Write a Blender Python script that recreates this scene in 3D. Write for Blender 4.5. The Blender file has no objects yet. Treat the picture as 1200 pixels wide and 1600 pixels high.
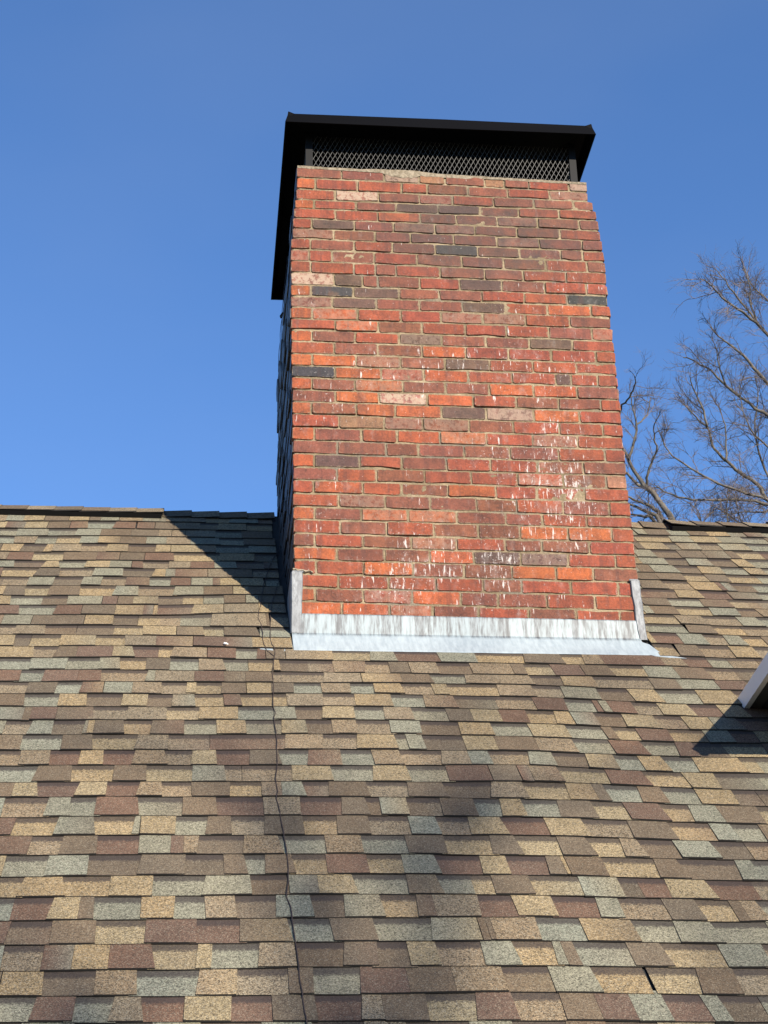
import bpy, bmesh, math, random
import numpy as np
from mathutils import Matrix, Vector, noise

# ------------------------------------------------------------------ camera, sky, sun
SC = bpy.context.scene
COL = SC.collection
cam = bpy.data.objects.new('camera', bpy.data.cameras.new('camera'))
COL.objects.link(cam)
RX, UX, FX = (0.99455106, -0.10191917, -0.0219242), (-0.02451294, -0.43303022, 0.90104603), (0.10132771, 0.89559886, 0.433169)
CAM = (-0.392995, -7.224327, -2.971095)
m = Matrix(((RX[0], UX[0], -FX[0], CAM[0]), (RX[1], UX[1], -FX[1], CAM[1]), (RX[2], UX[2], -FX[2], CAM[2]), (0, 0, 0, 1)))
cam.matrix_world = m
cam.data.sensor_fit = 'VERTICAL'
cam.data.sensor_height = 36.0
cam.data.lens = 2720.62 / 1600 * 36.0
cam.data.clip_end = 2000
cam.data.clip_start = 0.05
SC.camera = cam

SUN = Vector((0.423, -1.0, 0.553)).normalized()
EL = math.asin(SUN.z)
AZ = math.atan2(SUN.x, SUN.y)          # clockwise from +Y
world = bpy.data.worlds.new('World')
SC.world = world
world.use_nodes = True
wn = world.node_tree.nodes
sky = wn.new('ShaderNodeTexSky')
sky.sky_type = 'NISHITA'
sky.sun_disc = False
sky.sun_elevation = EL
sky.sun_rotation = AZ
sky.altitude = 200
sky.air_density = 1.0
sky.dust_density = 0.0
sky.ozone_density = 8.6
bg = wn['Background']
bg.inputs['Strength'].default_value = 0.108
# thin high cirrus veil over the whole sky
tc = wn.new('ShaderNodeTexCoord'); mp = wn.new('ShaderNodeMapping'); mp.inputs['Scale'].default_value = (1.0, 1.0, 2.2); mp.inputs['Rotation'].default_value = (0.2, 0.3, 0.5)
nz = wn.new('ShaderNodeTexNoise'); nz.inputs['Scale'].default_value = 2.6; nz.inputs['Detail'].default_value = 4; nz.inputs['Roughness'].default_value = 0.5
mr = wn.new('ShaderNodeMapRange'); mr.interpolation_type = 'SMOOTHSTEP'
for k_, v_ in (('From Min', 0.35), ('From Max', 0.75), ('To Min', 0.0), ('To Max', 0.055)): mr.inputs[k_].default_value = v_
mx = wn.new('ShaderNodeMix'); mx.data_type = 'RGBA'; mx.inputs[7].default_value = (2.6, 2.9, 3.3, 1)
lk = world.node_tree.links.new
lk(tc.outputs['Generated'], mp.inputs['Vector']); lk(mp.outputs['Vector'], nz.inputs['Vector']); lk(nz.outputs['Fac'], mr.inputs['Value'])
lk(mr.outputs['Result'], mx.inputs['Factor']); lk(sky.outputs['Color'], mx.inputs[6]); lk(mx.outputs[2], bg.inputs['Color'])

sun = bpy.data.objects.new('sun', bpy.data.lights.new('sun', 'SUN'))
COL.objects.link(sun)
sun.data.energy = 5.0
sun.data.angle = math.radians(0.53)
sun.data.color = (1.0, 0.90, 0.75)
sun.rotation_euler = SUN.to_track_quat('Z', 'Y').to_euler()
sun.location = (6, -14, 12)
SC.view_settings.view_transform = 'Standard'
SC.view_settings.look = 'None'
SC.view_settings.exposure = 1.0
SC.view_settings.gamma = 1.0
SC.view_settings.use_curve_mapping = False

rnd = random.Random(11)

# ------------------------------------------------------------------ helpers
ALB = 0.55                               # overall albedo level of the weathered roofing, brick and metal
def new_mat(name, rough=0.8, base=(0.5, 0.5, 0.5), metal=0.0):
    mt = bpy.data.materials.new(name)
    mt.use_nodes = True
    b = mt.node_tree.nodes['Principled BSDF']
    b.inputs['Roughness'].default_value = rough
    b.inputs['Base Color'].default_value = (*base, 1)
    b.inputs['Metallic'].default_value = metal
    return mt

class NT:
    """small node-building helper"""
    def __init__(s, mt):
        s.t = mt.node_tree; s.b = s.t.nodes['Principled BSDF']
    def n(s, kind, **kw):
        x = s.t.nodes.new(kind)
        for k, v in kw.items(): setattr(x, k, v)
        return x
    def l(s, a, b): s.t.links.new(a, b)
    def math(s, op, a, b=None, c=None, clamp=False):
        x = s.n('ShaderNodeMath', operation=op); x.use_clamp = clamp
        for i, v in enumerate((a, b, c)):
            if v is None: continue
            if isinstance(v, (int, float)): x.inputs[i].default_value = v
            else: s.l(v, x.inputs[i])
        return x.outputs[0]
    def step(s, v, lo, hi):
        x = s.n('ShaderNodeMapRange'); x.interpolation_type = 'SMOOTHSTEP'
        x.inputs['From Min'].default_value = lo; x.inputs['From Max'].default_value = hi
        s.l(v, x.inputs['Value']); return x.outputs['Result']
    def rng(s, v, lo, hi, a, b):
        x = s.n('ShaderNodeMapRange')
        for k, q in (('From Min', lo), ('From Max', hi), ('To Min', a), ('To Max', b)): x.inputs[k].default_value = q
        s.l(v, x.inputs['Value']); return x.outputs['Result']
    def mix(s, f, a, b, mode='MIX'):
        x = s.n('ShaderNodeMix', data_type='RGBA', blend_type=mode)
        if isinstance(f, (int, float)): x.inputs['Factor'].default_value = f
        else: s.l(f, x.inputs['Factor'])
        for i, v in ((6, a), (7, b)):
            if isinstance(v, tuple): x.inputs[i].default_value = (*[c * ALB for c in v], 1)
            else: s.l(v, x.inputs[i])
        return x.outputs[2]
    def pos(s, scale=(1, 1, 1)):
        g = s.n('ShaderNodeNewGeometry'); mp = s.n('ShaderNodeMapping')
        mp.inputs['Scale'].default_value = scale
        s.l(g.outputs['Position'], mp.inputs['Vector']); return mp.outputs['Vector']
    def noise(s, vec, scale, detail=3, rough=0.55):
        x = s.n('ShaderNodeTexNoise'); x.inputs['Scale'].default_value = scale
        x.inputs['Detail'].default_value = detail; x.inputs['Roughness'].default_value = rough
        s.l(vec, x.inputs['Vector']); return x.outputs['Fac']
    def bump(s, h, strength, dist):
        x = s.n('ShaderNodeBump'); x.inputs['Strength'].default_value = strength
        x.inputs['Distance'].default_value = dist
        s.l(h, x.inputs['Height']); s.l(x.outputs['Normal'], s.b.inputs['Normal'])
    def attr(s, name):
        x = s.n('ShaderNodeAttribute'); x.attribute_name = name; return x
    def out(s, color): s.l(color, s.b.inputs['Base Color'])

def empty(name, loc, label, cat, group=None):
    o = bpy.data.objects.new(name, None); COL.objects.link(o)
    o.location = loc; o.empty_display_size = 0.2
    o['label'] = label; o['category'] = cat
    if group: o['group'] = group
    return o

class MB:
    """collects world-space verts and faces; build() links ONE mesh object"""
    def __init__(s): s.v = []; s.f = []; s.mi = []; s.tint = []; s.uv = []
    def add(s, verts, faces, mi=0, tint=None, uv=None):
        o = len(s.v); s.v += [tuple(p) for p in verts]
        for k, f in enumerate(faces):
            s.f.append(tuple(i + o for i in f))
            s.mi.append(mi[k] if isinstance(mi, (list, tuple)) else mi)
        if tint is not None: s.tint += list(tint) if isinstance(tint, list) else [tint] * len(verts)
        if uv is not None: s.uv += uv
    def box(s, a, b, **kw):
        (x0, y0, z0), (x1, y1, z1) = a, b
        s.add([(x0,y0,z0),(x1,y0,z0),(x1,y1,z0),(x0,y1,z0),(x0,y0,z1),(x1,y0,z1),(x1,y1,z1),(x0,y1,z1)],
              [(0,3,2,1),(4,5,6,7),(0,1,5,4),(1,2,6,5),(2,3,7,6),(3,0,4,7)], **kw)
    def tube(s, pts, rads, sides=6, cap=True, **kw):
        pts = [Vector(p) for p in pts]; n = len(pts)
        if isinstance(rads, (int, float)): rads = [rads] * n
        V = []; F = []
        ref = None
        for i, p in enumerate(pts):
            t = (pts[min(i + 1, n - 1)] - pts[max(i - 1, 0)])
            if t.length < 1e-9: t = Vector((0, 0, 1))
            t.normalize()
            if ref is None:
                ref = t.orthogonal().normalized()
            a = (ref - t * ref.dot(t))
            a = a.normalized() if a.length > 1e-6 else t.orthogonal().normalized()
            ref = a; b = t.cross(a)
            for k in range(sides):
                w = 2 * math.pi * k / sides
                V.append(p + (a * math.cos(w) + b * math.sin(w)) * rads[i])
        for i in range(n - 1):
            for k in range(sides):
                k2 = (k + 1) % sides
                F.append((i*sides+k, i*sides+k2, (i+1)*sides+k2, (i+1)*sides+k))
        if cap:
            F.append(tuple(reversed(range(sides)))); F.append(tuple(range((n-1)*sides, n*sides)))
        s.add(V, F, **kw)
    def build(s, name, mats, parent=None, kind=None, smooth=False, origin=None):
        me = bpy.data.meshes.new(name)
        base = Vector(parent.matrix_world.translation) if parent is not None and parent.get('_o') is None else Vector((0, 0, 0))
        if parent is not None: base = ORG[parent.name]
        org = Vector(origin) if origin is not None else base
        me.from_pydata([tuple(Vector(p) - org) for p in s.v], [], s.f)
        for mt in (mats if isinstance(mats, (list, tuple)) else [mats]): me.materials.append(mt)
        me.polygons.foreach_set('material_index', s.mi)
        vi = np.zeros(len(me.loops), dtype=np.int32); me.loops.foreach_get('vertex_index', vi)
        if s.tint:
            at = me.color_attributes.new('tint', 'FLOAT_COLOR', 'CORNER')
            at.data.foreach_set('color', np.array(s.tint, dtype=np.float32)[vi].ravel())
        if s.uv:
            uvl = me.uv_layers.new(name='UVMap')
            uvl.data.foreach_set('uv', np.array(s.uv, dtype=np.float32)[vi].ravel())
        if smooth: me.polygons.foreach_set('use_smooth', [True] * len(me.polygons))
        me.update()
        o = bpy.data.objects.new(name, me); COL.objects.link(o)
        ORG[o.name] = org
        if parent is not None:
            o.parent = parent; o.location = org - base
        else: o.location = org
        if kind: o['kind'] = kind
        return o
ORG = {}
def thing(name, loc, label, cat, group=None):
    o = empty(name, loc, label, cat, group); ORG[o.name] = Vector(loc); return o

# ------------------------------------------------------------------ roof frame
SLOPE = math.radians(40.77456)
CS, SN = math.cos(SLOPE), math.sin(SLOPE)
Z0 = 0.100326
VR = 2.045                                   # ridge, distance up the slope from the chimney face
W = 1.5789
def roof(u, v, h=0.0):
    return (u, v * CS - h * SN, -Z0 + v * SN + h * CS)

# ------------------------------------------------------------------ materials
def mat_shingle():
    mt = new_mat('shingle_granules', 0.95); q = NT(mt)
    at = q.attr('tint'); uv = q.n('ShaderNodeUVMap')
    p = q.pos()
    sp = q.n('ShaderNodeSeparateXYZ'); q.l(uv.outputs['UV'], sp.inputs[0])
    n1 = q.noise(p, 260, 2, 0.6); n2 = q.noise(p, 105, 2, 0.6); n3 = q.noise(p, 9, 4, 0.6)
    vo = q.n('ShaderNodeTexVoronoi'); vo.inputs['Scale'].default_value = 330; q.l(p, vo.inputs['Vector'])
    wn_ = q.n('ShaderNodeSeparateColor'); q.l(vo.outputs['Color'], wn_.inputs[0])
    g = q.math('ADD', q.rng(n1, 0.3, 0.7, -0.36, 0.36), q.rng(n2, 0.3, 0.7, -0.32, 0.32))
    g = q.math('ADD', g, q.rng(wn_.outputs[0], 0, 1, -0.36, 0.36))
    con = q.math('MULTIPLY', g, at.outputs['Alpha'])
    f = q.math('ADD', con, q.rng(n3, 0.3, 0.7, 0.87, 1.10))
    col = q.mix(1.0, at.outputs['Color'], q.n_rgb(f), 'MULTIPLY')
    # pale and dark stray granules
    pale = q.math('MULTIPLY', q.math('GREATER_THAN', wn_.outputs[1], 0.86), q.rng(at.outputs['Alpha'], 0.3, 1.0, 0.10, 0.55))
    col = q.mix(pale, col, (0.50, 0.45, 0.34))
    dark = q.math('MULTIPLY', q.math('LESS_THAN', wn_.outputs[2], 0.16), 0.55)
    col = q.mix(dark, col, (0.055, 0.042, 0.036))
    # factory shadow band along the top of the recessed tabs: darker granules, uv.x carries the flag
    jag = q.rng(q.noise(p, 120, 2), 0.3, 0.7, -0.06, 0.06)
    band = q.step(q.math('ADD', sp.outputs['Y'], jag), 0.66, 0.80)
    band = q.math('MULTIPLY', band, sp.outputs['X'])
    col = q.mix(q.math('MULTIPLY', band, 0.80), col, (0.058, 0.045, 0.043))
    # weathering streaks of loose algae/dust
    st = q.step(q.noise(q.pos((2.2, 0.7, 0.7)), 1.3, 4, 0.6), 0.50, 0.78)
    col = q.mix(q.math('MULTIPLY', st, 0.16), col, (0.06, 0.055, 0.045))
    q.out(col)
    q.bump(q.math('ADD', n1, q.math('MULTIPLY', wn_.outputs[0], 0.6)), 0.55, 0.004)
    q.b.inputs['Specular IOR Level'].default_value = 0.25
    return mt
def _n_rgb(s, f):
    x = s.n('ShaderNodeCombineColor')
    for i in range(3): s.l(f, x.inputs[i])
    return x.outputs[0]
NT.n_rgb = _n_rgb

M_SH = mat_shingle()
M_EDGE = new_mat('asphalt_cut_edge', 0.9, (0.012, 0.010, 0.009))
M_FELT = new_mat('roof_felt', 0.95, (0.012, 0.012, 0.012))

def mat_brick():
    mt = new_mat('fired_clay', 0.72); q = NT(mt); at = q.attr('tint'); p = q.pos()
    n_big = q.noise(q.pos((1, 1, 1.0)), 14, 4, 0.6); n_f = q.noise(p, 90, 4, 0.65); n_ff = q.noise(p, 400, 2)
    f = q.math('ADD', q.rng(n_big, 0.25, 0.75, 0.50, 1.40), q.rng(n_f, 0.25, 0.75, -0.34, 0.34))
    f = q.math('ADD', f, q.rng(n_ff, 0.3, 0.7, -0.10, 0.10))
    col = q.mix(1.0, at.outputs['Color'], q.n_rgb(f), 'MULTIPLY')
    # vertical firing bars across some bricks
    bars = q.step(q.noise(q.pos((1, 1, 0.06)), 26, 2), 0.52, 0.66)
    col = q.mix(q.math('MULTIPLY', bars, 0.38), col, (0.115, 0.042, 0.034))
    # buff clay patches
    buff = q.math('MULTIPLY', q.step(q.noise(p, 7.5, 4, 0.65), 0.63, 0.73), 0.28)
    col = q.mix(buff, col, (0.42, 0.20, 0.09))
    # old pale mortar smear on bricks flagged by alpha < 1
    inv = q.math('SUBTRACT', 1.0, at.outputs['Alpha'])
    smear = q.math('MULTIPLY', q.step(q.noise(p, 38, 5, 0.7), 0.40, 0.52), q.math('MULTIPLY', inv, 1.0, clamp=True))
    col = q.mix(smear, col, (0.60, 0.42, 0.30))
    # mortar dragged over the arrises: ragged outline (uv runs 0..1 across the brick face)
    uvn = q.n('ShaderNodeUVMap'); us = q.n('ShaderNodeSeparateXYZ'); q.l(uvn.outputs['UV'], us.inputs[0])
    eu = q.math('MULTIPLY', q.math('SUBTRACT', 0.5, q.math('ABSOLUTE', q.math('SUBTRACT', us.outputs[0], 0.5))), 0.20)
    ev = q.math('MULTIPLY', q.math('SUBTRACT', 0.5, q.math('ABSOLUTE', q.math('SUBTRACT', us.outputs[1], 0.5))), 0.058)
    ed = q.math('ADD', q.math('MINIMUM', eu, ev), q.rng(q.noise(p, 85, 4, 0.7), 0.3, 0.75, 0.007, -0.009))
    rag = q.math('SUBTRACT', 1.0, q.step(ed, 0.0005, 0.0025))
    col = q.mix(q.math('MULTIPLY', rag, 0.62), col, q.mix(q.step(q.noise(p, 25, 3), 0.4, 0.6), (0.22, 0.155, 0.09), (0.44, 0.33, 0.21)))
    pit = q.step(q.noise(p, 150, 2, 0.5), 0.70, 0.76)
    col = q.mix(q.math('MULTIPLY', pit, 0.6), col, (0.06, 0.028, 0.02))
    # soot stain spread below the crown
    g = q.n('ShaderNodeNewGeometry'); s = q.n('ShaderNodeSeparateXYZ'); q.l(g.outputs['Position'], s.inputs[0])
    dx = q.math('DIVIDE', q.math('SUBTRACT', s.outputs[0], 0.95), 0.72)
    dz = q.math('DIVIDE', q.math('SUBTRACT', s.outputs[2], 2.08), 0.34)
    r2 = q.math('SQRT', q.math('ADD', q.math('MULTIPLY', dx, dx), q.math('MULTIPLY', dz, dz)))
    soot = q.math('MULTIPLY', q.math('SUBTRACT', 1.0, q.step(r2, 0.35, 1.1), clamp=True), q.rng(q.noise(p, 11, 4, 0.65), 0.35, 0.65, 0.35, 1.0))
    col = q.mix(q.math('MULTIPLY', soot, 0.80), col, (0.075, 0.055, 0.048))
    # lime runs (efflorescence)
    e1 = q.noise(q.pos((1.0, 1.0, 0.17)), 74, 4, 0.65)
    e2 = q.noise(q.pos((1, 1, 0.6)), 3.4, 3, 0.55)
    def blob(cx, cz, sx, sz, a):
        ax = q.math('DIVIDE', q.math('SUBTRACT', s.outputs[0], cx), sx); az = q.math('DIVIDE', q.math('SUBTRACT', s.outputs[2], cz), sz)
        rr = q.math('SQRT', q.math('ADD', q.math('MULTIPLY', ax, ax), q.math('MULTIPLY', az, az)))
        return q.math('MULTIPLY', q.math('SUBTRACT', 1.0, q.step(rr, 0.0, 1.0)), a)
    amt = q.math('ADD', q.math('MULTIPLY', q.math('SUBTRACT', e2, 0.5), 0.8), q.rng(s.outputs[2], 0.0, 2.3, 0.505, 0.40))
    amt = q.math('ADD', amt, q.math('ADD', blob(1.24, 0.72, 0.30, 0.62, 0.20), q.math('ADD', blob(0.78, 0.25, 0.55, 0.35, 0.08), blob(1.1, 1.35, 0.5, 0.35, 0.08))))
    thr = q.rng(amt, 0.35, 0.75, 0.705, 0.535)
    lime = q.step(q.math('SUBTRACT', e1, thr), -0.014, 0.060)
    e3 = q.noise(q.pos((0.8, 1, 1.5)), 75, 4, 0.7)
    lime2 = q.step(q.math('SUBTRACT', e3, q.rng(amt, 0.35, 0.75, 0.695, 0.585)), -0.010, 0.050)
    haze = q.math('MULTIPLY', q.step(q.math('ADD', q.noise(q.pos((1, 1, 0.6)), 22, 4, 0.65), q.math('MULTIPLY', q.math('SUBTRACT', amt, 0.5), 0.4)), 0.52, 0.78), 0.15)
    lime = q.math('MAXIMUM', q.math('MULTIPLY', lime, 0.85), q.math('MULTIPLY', lime2, 0.8))
    lime = q.math('MAXIMUM', lime, haze)
    col = q.mix(lime, col, (1.0, 0.90, 0.84))
    q.out(col)
    q.bump(q.math('ADD', q.math('MULTIPLY', n_f, 0.8), q.math('ADD', n_ff, q.math('MULTIPLY', n_big, 0.9))), 0.6, 0.006)
    return mt
M_BR = mat_brick()
def mat_dark_side():  # near-black streaked colour for brick and mortar of the left side
    mt = new_mat('dark_chimney_side', 0.55, (0.016, 0.016, 0.018)); q = NT(mt)
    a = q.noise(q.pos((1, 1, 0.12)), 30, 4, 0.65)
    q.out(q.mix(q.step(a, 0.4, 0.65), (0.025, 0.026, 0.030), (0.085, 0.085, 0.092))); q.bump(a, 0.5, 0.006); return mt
M_DARK_SIDE = mat_dark_side()

def mat_mortar():
    mt = new_mat('lime_mortar', 0.95); q = NT(mt); p = q.pos()
    a = q.noise(p, 6, 4, 0.6); b = q.noise(p, 70, 4, 0.7); c = q.noise(p, 300, 2)
    col = q.mix(q.step(a, 0.35, 0.65), (0.31, 0.235, 0.135), (0.54, 0.42, 0.265))
    f = q.math('ADD', q.rng(b, 0.25, 0.75, 0.6, 1.3), q.rng(c, 0.3, 0.7, -0.15, 0.15))
    col = q.mix(1.0, col, q.n_rgb(f), 'MULTIPLY')
    grey = q.step(q.noise(p, 3.1, 3), 0.56, 0.64)
    col = q.mix(q.math('MULTIPLY', grey, 0.6), col, (0.20, 0.185, 0.16))
    q.out(col); q.bump(q.math('ADD', b, q.math('MULTIPLY', c, 0.6)), 0.8, 0.008)
    return mt
M_MO = mat_mortar()
def mat_crown():
    mt = new_mat('crown_mortar', 0.95); q = NT(mt); p = q.pos()
    b = q.noise(p, 45, 5, 0.7)
    q.out(q.mix(q.step(b, 0.3, 0.7), (0.25, 0.20, 0.13), (0.55, 0.46, 0.34))); q.bump(b, 0.8, 0.01)
    return mt
M_CR = mat_crown()

def mat_flash():
    mt = new_mat('weathered_flashing', 0.55, metal=0.25); q = NT(mt)
    a = q.noise(q.pos((1, 0.1, 0.07)), 11, 5, 0.72); b = q.noise(q.pos((1, 0.15, 0.18)), 60, 4, 0.65)
    g = q.n('ShaderNodeNewGeometry'); s = q.n('ShaderNodeSeparateXYZ'); q.l(g.outputs['Position'], s.inputs[0])
    up = q.step(s.outputs[2], -0.115, -0.09)
    side = q.step(s.outputs[0], 0.02, 0.25)
    k = q.step(q.math('ADD', a, q.math('MULTIPLY', q.math('SUBTRACT', b, 0.5), 0.5)), 0.38, 0.62)
    grey = q.mix(q.step(b, 0.3, 0.7), (0.105, 0.112, 0.122), (0.21, 0.22, 0.235))
    col = q.mix(q.math('MULTIPLY', k, 0.85), grey, (0.44, 0.53, 0.57))
    low = q.mix(q.step(b, 0.3, 0.7), (0.45, 0.53, 0.58), (0.60, 0.69, 0.73))
    col = q.mix(up, low, col)
    q.out(col); q.bump(b, 0.12, 0.004)
    q.b.inputs['Metallic'].default_value = 0.1
    return mt
M_FL = mat_flash()
def mat_lead():
    mt = new_mat('lead_strip', 0.6); q = NT(mt); p = q.pos((1, 1, 0.4))
    b = q.noise(p, 55, 5, 0.7); c = q.noise(p, 12, 3)
    col = q.mix(q.step(b, 0.3, 0.68), (0.17, 0.18, 0.195), (0.46, 0.485, 0.51))
    col = q.mix(q.math('MULTIPLY', q.step(c, 0.45, 0.6), 0.6), col, (0.24, 0.25, 0.265))
    q.out(col); q.bump(b, 0.4, 0.004); return mt
M_LE = mat_lead()
M_BLACK = new_mat('black_painted_steel', 0.5, (0.0022, 0.0022, 0.0028))
M_BLACK.node_tree.nodes['Principled BSDF'].inputs['Specular IOR Level'].default_value = 0.04
M_POST = new_mat('black_post_paint', 0.6, (0.0035, 0.0040, 0.0055))
M_POST.node_tree.nodes['Principled BSDF'].inputs['Specular IOR Level'].default_value = 0.15
M_WIRE = new_mat('mesh_wire', 0.5, (0.060, 0.060, 0.060), 0.2)
M_BOLT = new_mat('zinc_bolt', 0.35, (0.4, 0.38, 0.34), 0.7)
M_VENT = new_mat('black_vent_plastic', 0.7, (0.005, 0.005, 0.0055))
M_VENT.node_tree.nodes['Principled BSDF'].inputs['Specular IOR Level'].default_value = 0.15
M_CABLE = new_mat('dark_cable_sheath', 0.7, (0.030, 0.019, 0.015))
M_WHITE = new_mat('white_aluminium', 0.5, (0.80, 0.80, 0.80))
M_SOFFIT = new_mat('shaded_vinyl_soffit', 0.5, (0.10, 0.10, 0.10))  # white vinyl, with the shade under the eave put into its base colour
M_SCRAP = new_mat('white_scrap', 0.8, (0.78, 0.76, 0.72))
def mat_bark(name, a, b):
    mt = new_mat(name, 0.9); q = NT(mt); p = q.pos((1, 1, 0.4))
    q.out(q.mix(q.step(q.noise(p, 14, 4, 0.65), 0.3, 0.7), a, b)); return mt
M_BARK = mat_bark('bark', (0.08, 0.068, 0.054), (0.24, 0.21, 0.17))
M_TWIG = mat_bark('twig_bark', (0.13, 0.10, 0.09), (0.26, 0.205, 0.18))

# ------------------------------------------------------------------ ground and house below
gm = new_mat('lawn', 0.95); q = NT(gm); q.out(q.mix(q.noise(q.pos(), 2.0, 5), (0.05, 0.055, 0.022), (0.10, 0.095, 0.05)))
g = MB(); g.add([(-300,-300,-4.6),(300,-300,-4.6),(300,300,-4.6),(-300,300,-4.6)], [(0,1,2,3)])
go = g.build('ground', gm, kind='structure')

UMIN, UMAX, VEAVE = -3.6, 4.8, -3.75
house = thing('house', (0.6, 0.2, -4.6), 'house with multicoloured asphalt shingle roof below the brick chimney', 'house')
yr, zr = VR * CS, -Z0 + VR * SN
b = MB()
T = 0.02
P = [roof(UMIN, VEAVE, -0.006), roof(UMAX, VEAVE, -0.006), roof(UMAX, VR, -0.006), roof(UMIN, VR, -0.006)]
yb = 2 * yr - VEAVE * CS; zb = P[0][2]
R2 = [(UMIN, yb, zb), (UMAX, yb, zb)]
lo = [(x, y, z - 0.16) for x, y, z in P] ; lo2 = [(x, y, z - 0.16) for x, y, z in R2]
V = P + R2 + lo + lo2      # 0-3 front, 4,5 back eave, 6-9 low, 10-11
b.add(V, [(0,1,2,3),(3,2,5,4),(7,6,9,8),(8,9,10,11),(0,6,7,1),(4,5,11,10),(0,3,9,6),(3,4,10,9),(1,7,8,2),(2,8,11,5)])
b.build('roof_deck', M_FELT, house)
b = MB(); 
b.box((UMIN + 0.4, VEAVE * CS + 0.45, -4.6), (UMAX - 0.4, yb - 0.45, P[0][2] - 0.17))
sid = new_mat('wall_siding', 0.7, (0.20, 0.19, 0.17)); b.build('wall', sid, house)

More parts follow.
